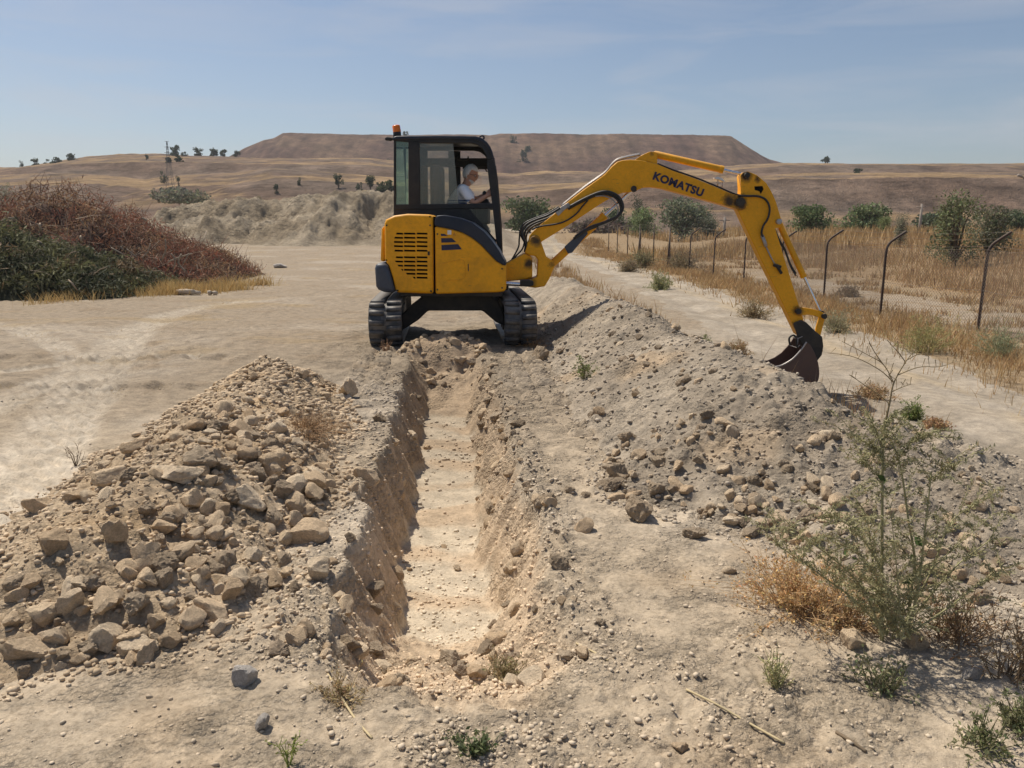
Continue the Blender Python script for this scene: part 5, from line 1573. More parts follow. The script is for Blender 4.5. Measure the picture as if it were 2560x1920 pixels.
for sx_ in (-1, 1):
    ev, ef = ICO2
    mb.add(place(ev * 0.011 + np.array((0.028 * sx_, 0.081, 0.006))), ef)
mb.build('eyes', M_EYE, head, True)
# ================================================================== VEGETATION, FENCE, FAR THINGS
rv = np.random.default_rng(42)
M_LEAF = attr_mat('leaves', 0.75, 0.30, 0.25)
M_DRYV = attr_mat('dry_grass', 0.9, 0.25, 0.15)
M_WOOD = attr_mat('dead_wood', 0.9, 0.0, 0.15)
M_BARK = paint_mat('bark', (0.14, 0.10, 0.07), 0.95, 0.1, 0.5, (0.22, 0.18, 0.14), scale=6)

def cards(mb, C, size, col, r_, aspect=1.0, axis=None, spread=1.0):
    """small leaf faces: C (n,3) middles, size (n,), col (n,3); axis: preferred long direction"""
    n = len(C)
    u = r_.normal(size=(n, 3)) * spread
    if axis is not None:
        u = u + axis
    u /= np.linalg.norm(u, axis=1)[:, None] + 1e-9
    w = r_.normal(size=(n, 3)); w -= (w * u).sum(1)[:, None] * u; w /= np.linalg.norm(w, axis=1)[:, None] + 1e-9
    L = (size * 0.5)[:, None]; W = L * aspect
    V = np.stack([C - u * L, C + w * W - u * L * 0.1, C + u * L, C - w * W - u * L * 0.1], 1)
    Fc = np.arange(n)[:, None] * 4 + np.array((0, 1, 2, 3))
    mb.add(V.reshape(-1, 3), Fc, np.repeat(col[:, None, :], 4, 1).reshape(-1, 3))
def blades(mb, X, Y, Z, h, w, lean, col, r_):
    n = len(X)
    a = r_.uniform(0, 6.283, n); b = r_.uniform(0, 6.283, n)
    B = np.stack([X, Y, Z], 1)
    d = np.stack([np.cos(a), np.sin(a), np.zeros(n)], 1) * (w * 0.5)[:, None]
    tip = B + np.stack([np.cos(b) * lean * h, np.sin(b) * lean * h, h], 1)
    mid = B * 0.55 + tip * 0.45 + np.stack([-np.cos(b), -np.sin(b), np.zeros(n)], 1) * (lean * h * 0.12)[:, None]
    V = np.stack([B - d, B + d, mid + d * 0.7, mid - d * 0.7, tip], 1)
    base = np.arange(n)[:, None] * 5
    c5 = np.repeat(col[:, None, :], 5, 1).reshape(-1, 3)
    start = mb.n
    mb.add(V.reshape(-1, 3), base + np.array((0, 1, 2, 3)), c5)
    mb.f[3].append(base + np.array((3, 2, 4)) + start)
def tint(base, n, r_, var=0.25, hue=0.08):
    base = np.asarray(base)
    k = r_.uniform(1 - var, 1 + var, (n, 1))
    return np.clip(base * k * (1 + r_.uniform(-hue, hue, (n, 3))), 0.004, 1)

# ---- trees and shrubs
def tree(name, base, w, h, col, label, cat, group, seed, nleaf=600, trunk=0.15, leaf=0.07, clumps=9, upright=False):
    r_ = np.random.default_rng(seed)
    b = Vector(base)
    root = tag(empty(name, b), label, cat, group)
    mb = MB()
    tr = max(0.02, 0.035 * min(w, h))
    mb.tube([b - Vector((0, 0, 0.15 * h)), b + Vector((0, 0, trunk * h)), b + Vector((r_.uniform(-.05, .05) * w, 0, 0.6 * h))], [tr * 1.3, tr, tr * 0.35], 6)
    cen = []
    for i in range(clumps):
        a = r_.uniform(0, 6.283); rr = r_.random() ** 0.6 * 0.38 * w
        zz = h * (trunk + 0.08 + (0.76 - trunk) * r_.random() ** 0.9)
        shrink = 1.0 - 0.55 * max(0, (zz / h - 0.45)) / 0.55
        c = np.array((b.x + math.cos(a) * rr * shrink, b.y + math.sin(a) * rr * shrink, b.z + zz))
        cen.append((c, w * r_.uniform(0.17, 0.27)))
        mb.tube([b + Vector((0, 0, trunk * h)), Vector(c) * 0.5 + (b + Vector((0, 0, 0.35 * h))) * 0.5, Vector(c)], [tr * 0.6, tr * 0.4, tr * 0.15], 4)
    mb.build('trunk', M_BARK, root)
    mb = MB()
    per = nleaf // clumps
    for k, (c, rc) in enumerate(cen):
        d = r_.normal(size=(per, 3)); d /= np.linalg.norm(d, axis=1)[:, None]
        P = c + d * (rc * r_.random((per, 1)) ** 0.4) * np.array((1.0, 1.0, 0.85 * min(1.6, max(0.6, h / w))))
        P[:, 2] = np.maximum(P[:, 2], b.z + 0.02 * h)
        cc = tint(np.asarray(col) * r_.uniform(0.75, 1.25), per, r_, 0.3, 0.12)
        cards(mb, P, np.full(per, leaf * w) * r_.uniform(0.6, 1.3, per), cc, r_, 0.55)
    mb.build('crown', M_LEAF, root)
    return root
ROWD = np.array([135, 152, 196, 209, 280.0])
def hill_at(xv, yv):
    ysr = np.array([float(f(np.array([xv]))[0]) for f in (y_foot, y_l1, y_l2, y_l3, y_crest)])
    D = float(np.interp(-yv, -ysr, ROWD))
    return at(xv * V2S, yv * V2S, D)
def mesa_at(xv, yv):
    a, b = float(y_mesaf(np.array([xv]))[0]), float(y_mesa(np.array([xv]))[0])
    return at(xv * V2S, yv * V2S, float(np.interp(-yv, [-a, -b], [345, 430])))
DKG = (0.055, 0.075, 0.035); OLV = (0.085, 0.10, 0.04); LTG = (0.15, 0.17, 0.055)
GT = 'trees on the dry hills'
far_trees = [  # middle x, base y, width, height in overview pixels
    (47, 361, 10, 14, 'small tree at the far left end of the skyline row'),
    (74, 362, 30, 18, 'broad low tree second from the left on the skyline row'),
    (101, 358, 18, 14, 'small rounded tree in the middle of the left skyline row'),
    (124, 356, 25, 17, 'dense tree right of the middle of the left skyline row'),
    (157, 351, 29, 17, 'widest tree at the right end of the left skyline row'),
    (317, 346, 10, 12, 'lone bush on the crest between the left tree row and the lattice pylon'),
    (381, 338, 27, 23, 'tall round tree on the crest right beside the lattice pylon'),
    (398, 338, 14, 9, 'low bush just right of the round tree by the pylon'),
    (365, 358, 26, 16, 'dark tree below the pylon top, left of its twin'),
    (387, 353, 22, 18, 'dark tree below the round crest tree, right of its twin'),
    (429, 336, 24, 15, 'round tree first of the four right of the pylon'),
    (462, 337, 26, 15, 'wide tree second of the four right of the pylon'),
    (486, 337, 22, 13, 'low tree third of the four right of the pylon'),
    (512, 336, 17, 10, 'small tree last of the four, against the flat-topped hill'),
    (355, 397, 16, 27, 'dark upright bush on the slope below the pylon'),
    (386, 406, 11, 26, 'thin greyish upright bush right of the dark one below the pylon'),
    (598, 414, 15, 15, 'single round dark bush on the lower slope left of the excavator'),
    (647, 400, 12, 17, 'small faint bush on the slope, between the round dark one and the tall one'),
    (731, 406, 22, 34, 'tall double bush on the slope left of the cab'),
    (776, 412, 16, 17, 'small dark bush right of the tall double one, near the earth bank'),
    (800, 408, 26, 30, 'green bush on the slope close behind the cab, left one'),
    (830, 410, 44, 28, 'wide bright green bush on the slope touching the cab outline'),
    (1783, 353, 22, 14, 'lone round tree on the right skyline'),
    (1851, 375, 21, 11, 'dark oval bush on the right slope below the skyline tree'),
]
for i, (x, yb, w, h, lab) in enumerate(far_trees):
    p = hill_at(x, yb)
    k = 1700.0 / p.y
    tree('hill_tree', p - Vector((0, 0, 0.4)), w / k, h / k + 0.5, (OLV if 795 < x < 850 else DKG), lab, 'bush' if 'bush' in lab else 'tree', GT, 1000 + i, 520, 0.04, 0.15, 9)
for i, (x, yb, w, h, lab) in enumerate([(841, 366, 14, 30, 'dark narrow tree on the flat-topped hill beside the cab left edge'),
                                        (876, 292, 13, 8, 'small tree on the flat hill top behind the beacon'),
                                        (1110, 317, 18, 23, 'uppermost of the three dark bushes on the flat-topped hill'),
                                        (1139, 334, 22, 19, 'rightmost of the three dark bushes on the flat-topped hill'),
                                        (1128, 356, 22, 31, 'lowest and tallest of the three dark bushes on the flat-topped hill')]):
    p = mesa_at(x, yb); k = 1700.0 / p.y
    tree('hill_tree', p - Vector((0, 0, 0.8)), w / k, h / k + 1.0, DKG, lab, 'bush' if 'bush' in lab else 'tree', GT, 1100 + i, 520, 0.04, 0.15, 9)
GB = 'bushes beyond the fence and road'
for i, (x, D, w, top, col, lab) in enumerate([
        (1143, 76, 104, 424, (0.10, 0.13, 0.045), 'large round green bush just right of the cab, behind the boom foot'),
        (1320, 80, 70, 445, (0.09, 0.12, 0.045), 'green bush seen under the boom, left of the bright one'),
        (1380, 77, 68, 443, (0.16, 0.20, 0.06), 'bright green round bush under the boom arch'),
        (1376, 98, 46, 414, DKG, 'dark tree behind the bright green bush under the boom arch'),
        (1468, 76, 100, 420, (0.145, 0.165, 0.085), 'tall pale grey-green tree under the boom lettering'),
        (1520, 74, 50, 455, (0.15, 0.16, 0.095), 'low grey-green bush right of the tall pale tree under the boom'),
        (1733, 62, 84, 437, (0.10, 0.14, 0.04), 'dark green round bush right of the stick, beyond the dry field'),
        (1856, 64, 98, 432, (0.12, 0.155, 0.05), 'broad green bush mid-field, second right of the stick'),
        (1898, 58, 30, 462, (0.17, 0.20, 0.05), 'small yellow-green bush touching the broad mid-field bush'),
        (1930, 46, 36, 452, (0.16, 0.16, 0.09), 'thin grey-green sapling in the dry field'),
        (2052, 33, 92, 408, (0.13, 0.145, 0.05), 'tall leggy weed tree nearest in the dry field at right'),
        (2118, 36, 90, 432, (0.14, 0.145, 0.07), 'loose pale bush beside the tall leggy weed tree'),
        (2180, 62, 70, 444, (0.08, 0.11, 0.045), 'dark green bush by the lamp pole at the right edge'),
        (2000, 84, 110, 460, (0.08, 0.10, 0.045), 'low dark hedge-like bush behind the thin sapling'),
        (1290, 75, 120, 478, (0.12, 0.085, 0.06), 'low brown dry bush along the road end under the boom'),
        (1620, 64, 44, 455, (0.15, 0.15, 0.09), 'sparse dry shrub left of the stick in the field'),
        (405, 92, 105, 417, (0.17, 0.165, 0.10), 'grey-green scrub on the earth bank beyond the brush pile'),
        (10, 46, 40, 372, (0.045, 0.085, 0.045), 'dark green conifer at the far left edge behind the brush pile'),
        (38, 50, 50, 386, (0.20, 0.19, 0.12), 'pale grey-green shrub beside the conifer at the far left'),
]):
    X = (x - 1106) / 1700 * D; z = float(ground_low(np.array([X]), np.array([float(D)]))[0])
    if x == 405:
        z = CAMZ + (492 - 441) / 1700 * D
    ztop = CAMZ + (492 - top - (7 if x > 1200 else 0)) / 1700 * D
    tree('field_bush', (X, D, z), w / 1700 * D * 1.22, ztop - z, tuple(1.3 * (0.72 * q_ + 0.28 * sum(col) / 3) for q_ in col), lab, 'tree' if ('tree' in lab or 'conifer' in lab) else 'bush', GB, 1200 + i, 3000, 0.03, 0.055, 24)

# ---- brush piles on the left
sil = curve([(-18, 1.75), (-13.6, 2.1), (-11.4, 2.25), (-10.7, 2.15), (-9.9, 1.6), (-9.3, 1.25), (-8.8, 1.05), (-8.1, 0.75), (-7.5, 0.38), (-7.1, 0.0)])
def red_h(X, Y):
    yc = 21.0 + 0.12 * (X + 10)
    return sil(X) * np.clip(1 - ((Y - yc) / (2.4 + 0.5 * perlin(X, X * 0, 301))) ** 2, 0, 1) ** 0.6 * (0.94 + 0.13 * perlin(X * 0.7, Y * 0.7, 304) + 0.20 * perlin(X * 1.7, Y * 1.7, 302))
silg = curve([(-14, 1.15), (-11.5, 1.2), (-10.3, 1.28), (-9.4, 1.1), (-8.8, 0.85), (-8.2, 0.65), (-7.7, 0.35), (-7.4, 0.0)])
def green_h(X, Y):
    yc = 16.6
    return silg(X) * np.clip(1 - ((Y - yc) / 1.75) ** 2, 0, 1) ** 0.55 * (0.88 + 0.26 * perlin(X * 0.9, Y * 0.9, 303) + 0.22 * perlin(X * 2.2, Y * 2.2, 307))
def pile_core(name, hf, xr, yr, col, root):  # solid dark mound added inside a pile so no light leaks through
    xs = np.arange(*xr, 0.18); ys = np.arange(*yr, 0.18)
    X, Y = np.meshgrid(xs, ys); H = hf(X, Y) * 0.82 - 0.06
    Z = ground_low(X, Y) + H + 0.06 * perlin(X * 3, Y * 3, 305)
    mb = MB(); mb.add(np.stack([X, Y, Z], -1).reshape(-1, 3), grid_faces(len(ys), len(xs)), np.tile(np.array(col), (X.size, 1)))
    return mb.build(name, M_WOOD, root, True)
def pile_points(hf, xr, yr, n, r_):
    P = []
    tot = 0
    while tot < n:
        X = r_.uniform(*xr, 8000); Y = r_.uniform(*yr, 8000); H = hf(X, Y)
        k = H > 0.08
        X, Y, H = X[k], Y[k], H[k]
        Z = ground_low(X, Y) + H * (1 - 0.35 * r_.random(len(H)) ** 2)
        P.append(np.stack([X, Y, Z], 1)); tot += len(X)
    return np.concatenate(P)[:n]
RED = tag(empty('brush_pile', (-10, 21, 0)), 'long reddish-brown pile of dry brushwood at the left of the yard', 'brush pile')
XR, YR = (-18, -6.9), (18.0, 24.2)
pile_core('light_block_core', red_h, XR, YR, (0.075, 0.045, 0.035), RED)
mb = MB()
P = pile_points(red_h, XR, YR, 36000, rv)
red_n = fbm(P[:, 0] * 0.9, P[:, 1] * 0.9 + P[:, 2], 3, 306)[:, None]
cr = lerp(np.array((0.31, 0.125, 0.085)), np.array((0.38, 0.25, 0.14)), ss(-0.25, 0.3, red_n)) * rv.uniform(0.6, 1.35, (len(P), 1))
P = P + rv.normal(size=P.shape) * 0.10
cards(mb, P, rv.uniform(0.06, 0.17, len(P)), cr, rv, 0.16, np.array((0, 0, 0.7)))
stuff(mb.build('dry_leaves', M_DRYV, RED))
mb = MB()
P = pile_points(red_h, XR, YR, 3600, rv)
for p in P:
    d = rv.normal(size=3) * np.array((1, 1, 0.6)) + np.array((0, 0, 0.75)); d /= np.linalg.norm(d)
    L = rv.uniform(0.25, 1.15) * (0.6 if rv.random() < 0.7 else 1.0)
    c = (np.array((0.20, 0.11, 0.075)) if rv.random() < 0.7 else np.array((0.34, 0.27, 0.20))) * rv.uniform(0.6, 1.4)
    mb.tube([p - d * L * 0.4, p + d * L * 0.2 + rv.normal(size=3) * 0.05, p + d * L * 0.6 + rv.normal(size=3) * 0.08], [0.011, 0.007, 0.003], 3, False, c)
stuff(mb.build('dry_twigs', M_WOOD, RED))
GRN = tag(empty('cuttings_pile', (-9, 16.6, 0)), 'low pile of dark green conifer cuttings before the red brushwood', 'brush pile')
XG, YG = (-14, -6.6), (14.7, 18.6)
pile_core('light_block_core', green_h, XG, YG, (0.035, 0.035, 0.02), GRN)
mb = MB()
P = pile_points(green_h, XG, YG, 30000, rv)
gn = fbm(P[:, 0] * 1.3, P[:, 1] * 1.3 + P[:, 2] * 2, 3, 308)[:, None]
cg = lerp(np.array((0.072, 0.078, 0.045)), np.array((0.19, 0.185, 0.085)), ss(-0.15, 0.45, gn)) * rv.uniform(0.6, 1.4, (len(P), 1))
brn = (rv.random(len(P)) < 0.05) | (fbm(P[:, 0] * 0.8 + 4, P[:, 1] * 0.8 + P[:, 2], 3, 309) > 0.33)
cg[brn] = np.array((0.20, 0.14, 0.08)) * rv.uniform(0.7, 1.3, (brn.sum(), 1))
P = P + rv.normal(size=P.shape) * 0.07
cards(mb, P, rv.uniform(0.08, 0.20, len(P)), cg, rv, 0.20, np.array((0.3, -0.9, -0.4)))
for q_ in range(420):
    p = P[rv.integers(len(P))]; d = rv.normal(size=3) * np.array((1, 0.7, 0.5)) + np.array((0.3, -0.4, 0.2)); d /= np.linalg.norm(d); L = rv.uniform(0.2, 0.6)
    mb.tube([p - d * L * 0.5, p + rv.normal(size=3) * 0.03, p + d * L * 0.5], [0.010, 0.008, 0.003], 3, False, np.array((0.26, 0.21, 0.15)) * rv.uniform(0.6, 1.3))
stuff(mb.build('green_sprays', M_LEAF, GRN))
def sZ(x, y):     # from the enlarged brush pile
    return (x / 3.3515, 440 + y / 3.3515)
for k, (a, b, Y, r_) in enumerate([((335, 395), (345, 460), 16.2, 0.05), ((310, 540), (370, 590), 16.0, 0.04), ((675, 500), (685, 560), 16.0, 0.045), ((575, 870), (650, 960), 14.9, 0.035),
                                   ((0, 385), (120, 350), 18.3, 0.05), ((780, 830), (900, 760), 15.1, 0.02), ((560, 680), (640, 630), 15.5, 0.02)]):
    p, q = at(*sZ(*a), Y), at(*sZ(*b), Y)
    mb = MB(); mb.tube([p, p.lerp(q, 0.5) + Vector((0.02, -0.05, 0.03)), q], [r_ * 0.3, r_ * 0.5, r_ * 0.4], 7, True, np.array((0.34, 0.27, 0.20)))
    mb.build('dead_branch', M_WOOD, GRN, True)
for k, (pts, r_) in enumerate([([(1260, 565), (1230, 640), (1170, 690)], 0.022), ([(1385, 530), (1385, 620), (1345, 710)], 0.03), ([(1610, 650), (1500, 680), (1400, 720)], 0.03), ([(1430, 650), (1465, 700), (1440, 790)], 0.035),
                               ([(1520, 655), (1490, 730), (1545, 800)], 0.04), ([(1580, 650), (1530, 740)], 0.025), ([(1010, 590), (1030, 620)], 0.03), ([(1190, 350), (1225, 372)], 0.05),
                               ([(930, 600), (1040, 665)], 0.03), ([(1730, 460), (1700, 540)], 0.02), ([(1060, 610), (1150, 690)], 0.025)]):
    mb = MB(); mb.tube(spline([at(*sZ(*q), 18.2 if q[1] > 500 else 19.3) + Vector((0, 0.03 * i, 0)) for i, q in enumerate(pts)], 3), r_ * 0.55, 6, True, np.array((0.36, 0.29, 0.22)) * rv.uniform(0.8, 1.1))
    mb.build('dead_branch', M_WOOD, RED, True)
# sawn lengths lying before the pile
for k, (a, b, r_, lab) in enumerate([((1480, 900), (1625, 868), 0.06, 'longest pale sawn log lying before the red brush pile'), ((1575, 918), (1670, 885), 0.045, 'thinner pale log beside the longest one before the brush pile'),
                                     ((1735, 888), (1762, 893), 0.05, 'short pale log stub lying right of the two long ones'), ((1775, 880), (1808, 876), 0.045, 'short light stick at the right end of the fallen logs')]):
    y_ = 16.3
    p, q = at(*sZ(*a), y_), at(*sZ(*b), y_)
    zz = float(ground_low(np.array([p.x]), np.array([y_]))[0]) + r_
    p.z = zz; q.z = zz
    mb = MB(); mb.tube([p, p.lerp(q, 0.5) + Vector((0, 0.02, 0.01)), q], [r_, r_ * 0.95, r_ * 0.85], 9, True, np.array((0.52, 0.43, 0.33)))
    tag(mb.build('log', M_WOOD, None, True), lab, 'log', 'logs before the brush pile')

# ---- dry grass
def grass(name, label, n, sampler, hr, wr, cols, seed, lean=(0.05, 0.6)):
    r_ = np.random.default_rng(seed)
    X, Y = sampler(r_, n)
    n = len(X)
    Z = ground_low(X, Y) - 0.02
    bk = bank_h(X, Y); Z = np.where(bk > 0, Z + bk, Z)
    h = r_.uniform(*hr, n) * (0.7 + 0.5 * ss(-0.4, 0.4, fbm(X * 0.5, Y * 0.5, 3, seed)))
    pick = r_.integers(len(cols), size=n)
    c = np.asarray(cols)[pick] * r_.uniform(0.7, 1.25, (n, 1))
    mb = MB(); blades(mb, X, Y, Z, h, r_.uniform(*wr, n) * np.clip(Y / 12, 0.6, 3.2), r_.uniform(*lean, n), c, r_)
    return stuff(mb.build(name, M_DRYV), label, 'grass')
GOLDS = [(0.47, 0.32, 0.15), (0.52, 0.38, 0.20), (0.42, 0.27, 0.13)]
RUSTS = [(0.44, 0.28, 0.15), (0.52, 0.35, 0.18), (0.38, 0.225, 0.125), (0.58, 0.43, 0.24)]
def clump(r_, n, box, thr, sc, seed):
    X = r_.uniform(box[0], box[1], n * 3); Y = box[2] + (box[3] - box[2]) * r_.random(n * 3) ** 1.8
    k = fbm(X * sc, Y * sc, 3, seed) > thr
    return X[k][:n], Y[k][:n]
grass('tall_dry_grass', 'tall reddish dry grass covering the field beyond the fence', 75000, lambda r_, n: clump(r_, n, (14.6, 42, 15, 62), -0.18, 0.25, 401), (0.18, 0.62), (0.006, 0.012), RUSTS + GOLDS, 402, (0.05, 0.45))
grass('field_grass', 'pale golden grass far out in the field', 16000, lambda r_, n: clump(r_, n, (9, 70, 48, 105), -0.1, 0.1, 403), (0.4, 0.9), (0.02, 0.04), GOLDS, 404, (0.05, 0.4))
def verge_s(r_, n):
    Y = 8.5 + 60 * r_.random(n * 2) ** 1.7; X = r_.normal(8.0, 0.75, n * 2) - np.clip(Y - 35, 0, 200) * 0.05
    k = fbm(X * 0.8, Y * 0.8, 3, 405) > -0.15
    return X[k][:n], Y[k][:n]
grass('verge_grass', 'straw-coloured grass along the foot of the fence', 24000, verge_s, (0.10, 0.34), (0.008, 0.016), GOLDS + RUSTS[:2], 406, (0.1, 0.8))
def strip_s(r_, n):
    Y = 6.5 + 42 * r_.random(n * 3) ** 1.5; s0 = np.interp(Y, [6, 9.4, 14.8, 18.5, 40, 60], [1.45, 1.22, 0.8, 0.55, 0.1, -1.2])
    X = s0 + r_.normal(1.75, 0.42, n * 3)
    k = fbm(X * 0.7, Y * 0.5, 3, 407) > 0.0
    return X[k][:n], Y[k][:n]
grass('bank_grass', 'rusty dry grass between the earth bank and the dirt road', 9000, strip_s, (0.12, 0.42), (0.008, 0.014), RUSTS + GOLDS[:1], 408, (0.1, 0.6))
def inner_s(r_, n):
    return clump(r_, n, (9.3, 15.5, 13, 60), 0.12, 0.5, 409)
grass('scrub_grass', 'thin dry scrub between the fence and the tall grass', 12000, inner_s, (0.08, 0.30), (0.010, 0.02), GOLDS + RUSTS, 410, (0.1, 0.8))
def foot_s(r_, n):
    t = r_.random(n * 2); X = -8.6 + 2.8 * t + r_.normal(0, 0.15, n * 2); Y = 14.9 + 3.4 * t + r_.normal(0, 0.45, n * 2)
    k = fbm(X * 1.1, Y * 1.1, 3, 421) > -0.12
    return X[k][:n], Y[k][:n]
grass('golden_grass', 'golden dry grass at the foot of the brush piles', 6000, foot_s, (0.05, 0.36), (0.006, 0.011), [(0.55, 0.39, 0.16), (0.50, 0.33, 0.14), (0.58, 0.44, 0.22)], 412, (0.15, 0.9))
def pad_s(r_, n):
    Y = 5 + 16 * r_.random(n * 4) ** 1.4; X = r_.uniform(-1, 0.0, n * 4) * (0.75 * Y + 0.5) - 1.3
    k = (fbm(X * 0.6, Y * 1.0, 4, 413) > 0.18) & (heap_h(X, Y) < -0.02) & (X > -12)
    return X[k][:n], Y[k][:n]
grass('stubble', 'sparse straw stubble pressed into the yard', 7000, pad_s, (0.012, 0.045), (0.004, 0.008), [(0.46, 0.35, 0.19), (0.42, 0.30, 0.16)], 414, (0.5, 2.0))

# ---- weeds
def twig_bush(name, base, rad, hgt, n, tw, lf, label, cat, seed, leaf=0.012, nleaf=6, group=None, up=0.6, thick=0.0022, asp=0.5):
    """a bush of fine branching stems with small leaves or seed heads"""
    r_ = np.random.default_rng(seed)
    b = np.array(base)
    root = tag(empty(name, Vector(base)), label, cat, group)
    ms = MB(); LP = []; AX = []
    for i in range(n):
        a = r_.uniform(0, 6.283); e = r_.random() ** up
        d = np.array((math.cos(a) * (1 - e * 0.8), math.sin(a) * (1 - e * 0.8), 0.12 + e))
        d /= np.linalg.norm(d)
        L = r_.uniform(0.55, 1.05) * (hgt * e + rad * (1 - e))
        p0 = b + np.array((r_.normal() * rad * 0.12, r_.normal() * rad * 0.12, -0.01))
        p1 = p0 + d * L * 0.5 + r_.normal(size=3) * L * 0.07; p2 = p0 + d * L + r_.normal(size=3) * L * 0.12 - np.array((0, 0, 0.08 * L * (1 - e)))
        c = np.asarray(tw) * r_.uniform(0.7, 1.3)
        ms.tube([p0, p1, p2], [thick, thick * 0.8, thick * 0.35], 3, False, c)
        for k in range(3):
            t = r_.uniform(0.35, 0.95); q0 = p0 * (1 - t) ** 2 + 2 * p1 * t * (1 - t) + p2 * t * t
            q1 = q0 + (d * 0.5 + r_.normal(size=3) * 0.6) * L * 0.22
            ms.tube([q0, (q0 + q1) / 2 + r_.normal(size=3) * 0.004, q1], [thick * 0.6, thick * 0.5, thick * 0.25], 3, False, c)
            for m_ in range(nleaf):
                u = r_.random()
                LP.append(q0 * (1 - u) + q1 * u + r_.normal(size=3) * leaf * 0.5); AX.append((q1 - q0) / (np.linalg.norm(q1 - q0) + 1e-9))
    ms.build('stem', M_WOOD, root)
    if LP:
        LP = np.array(LP); n_ = len(LP)
        mb = MB(); cards(mb, LP, leaf * r_.uniform(0.6, 1.5, n_), tint(lf, n_, r_, 0.35, 0.12), r_, asp, np.array(AX) * 1.5)
        mb.build('foliage', M_LEAF, root)
    return root
def ghit(px, py):
    p = hit(px, py)
    return (p.x, p.y, p.z)
# the tall feathery weed at the right, with a dry seed stalk above it
def z9(x, y): return (1880 + x / 1.537, 840 + y / 1.537)
wb = hit(*z9(520, 1170)); WY = wb.y
root = tag(empty('tall_weed', wb), 'tall feathery green weed with a dry branching seed stalk, right foreground', 'weed')
ms = MB(); LP = []; AX = []; LC = []
GRW = np.array((0.33, 0.31, 0.17)); DRW = np.array((0.34, 0.26, 0.15))
def stem(pts, r0, r1, col, dy=0.0, leafy=0, leafcol=GRW, lsize=0.016):
    Q = spline([at(*z9(x, y), WY + dy) for x, y in pts], 6)
    ms.tube(Q, np.linspace(r0, r1, len(Q)), 5, False, col * rv.uniform(0.85, 1.15))
    for i in range(len(Q) - 1):
        for k in range(leafy):
            u = rv.random(); p = np.array(Q[i].lerp(Q[i + 1], u)); d = np.array(Q[i + 1] - Q[i]); d /= np.linalg.norm(d) + 1e-9
            o_ = rv.normal(size=3); o_ -= (o_ @ d) * d; o_ /= np.linalg.norm(o_) + 1e-9
            LP.append(p + o_ * lsize * 0.45); AX.append(o_ * 1.2 + d * 0.6); LC.append(leafcol * rv.uniform(0.65, 1.35))
    return Q
STEMC = np.array((0.36, 0.33, 0.18))
main = [stem([(500, 1180), (498, 950), (500, 700), (502, 480), (512, 320)], 0.0065, 0.003, STEMC, 0, 3),
        stem([(590, 1170), (615, 950), (625, 860), (600, 700), (570, 500), (530, 390)], 0.006, 0.002, STEMC, 0.03, 2),
        stem([(600, 1150), (640, 950), (665, 740), (690, 520)], 0.005, 0.002, STEMC, -0.04, 4),
        stem([(500, 1150), (430, 980), (330, 870), (180, 770), (30, 735)], 0.004, 0.0012, STEMC, -0.10, 7),
        stem([(520, 1150), (400, 1020), (280, 930), (180, 860), (90, 800)], 0.004, 0.0012, STEMC, -0.05, 6),
        stem([(560, 1150), (700, 980), (800, 870), (950, 760)], 0.004, 0.0012, STEMC, 0.05, 6),
        stem([(580, 1160), (760, 1040), (860, 960), (960, 900)], 0.004, 0.0012, STEMC, -0.06, 6),
        stem([(540, 1160), (470, 900), (440, 700), (380, 600)], 0.004, 0.0012, STEMC, 0.10, 6),
        stem([(560, 1150), (690, 900), (760, 720), (860, 650)], 0.004, 0.0012, STEMC, 0.12, 6),
        stem([(500, 900), (440, 800), (360, 720), (270, 690)], 0.003, 0.001, STEMC, -0.12, 6),
        stem([(502, 480), (470, 430), (410, 400)], 0.002, 0.001, STEMC, 0, 8), stem([(505, 420), (480, 370), (440, 290)], 0.002, 0.001, STEMC, 0.02, 8),
        stem([(510, 340), (545, 300), (610, 280)], 0.002, 0.001, STEMC, -0.02, 8), stem([(500, 560), (450, 500), (410, 480)], 0.002, 0.001, STEMC, 0.03, 7),
        stem([(560, 480), (610, 410), (660, 375)], 0.002, 0.001, STEMC, 0.03, 8), stem([(680, 560), (730, 520), (780, 510)], 0.002, 0.001, STEMC, 0.0, 7)]
for k in range(9):
    x0_ = rv.uniform(480, 620); x1_ = rv.uniform(250, 930); y1_ = rv.uniform(640, 1010)
    main.append(stem([(x0_, 1165), (x0_ * 0.62 + x1_ * 0.38, 1165 * 0.55 + y1_ * 0.45 - 20), (x1_, y1_)], 0.0028, 0.0009, STEMC, rv.uniform(-0.16, 0.16), 7))
dry = [[(512, 330), (528, 260), (545, 180), (590, 100), (630, 50)], [(545, 180), (505, 110), (440, 70), (345, 20)], [(545, 180), (490, 130), (390, 80), (290, 65)], [(560, 150), (640, 120), (720, 118), (775, 100)],
       [(535, 215), (580, 195), (612, 185)], [(590, 100), (560, 60), (540, 40)], [(505, 110), (470, 60), (450, 20)], [(600, 90), (640, 70), (700, 66)], [(528, 260), (480, 220), (420, 180), (380, 150)]]
for k, d_ in enumerate(dry):
    Q = stem(d_, 0.0038 if k == 0 else 0.0018, 0.0009, DRW * 0.9, 0.02 * (k % 3))
    for p in Q[3::2]:
        d = rv.normal(size=3) * 0.4 + np.array((0, 0, 0.6)); q = np.array(p) + d * 0.03
        ms.tube([np.array(p), q], [0.0006, 0.0014], 3, False, DRW * 0.9)
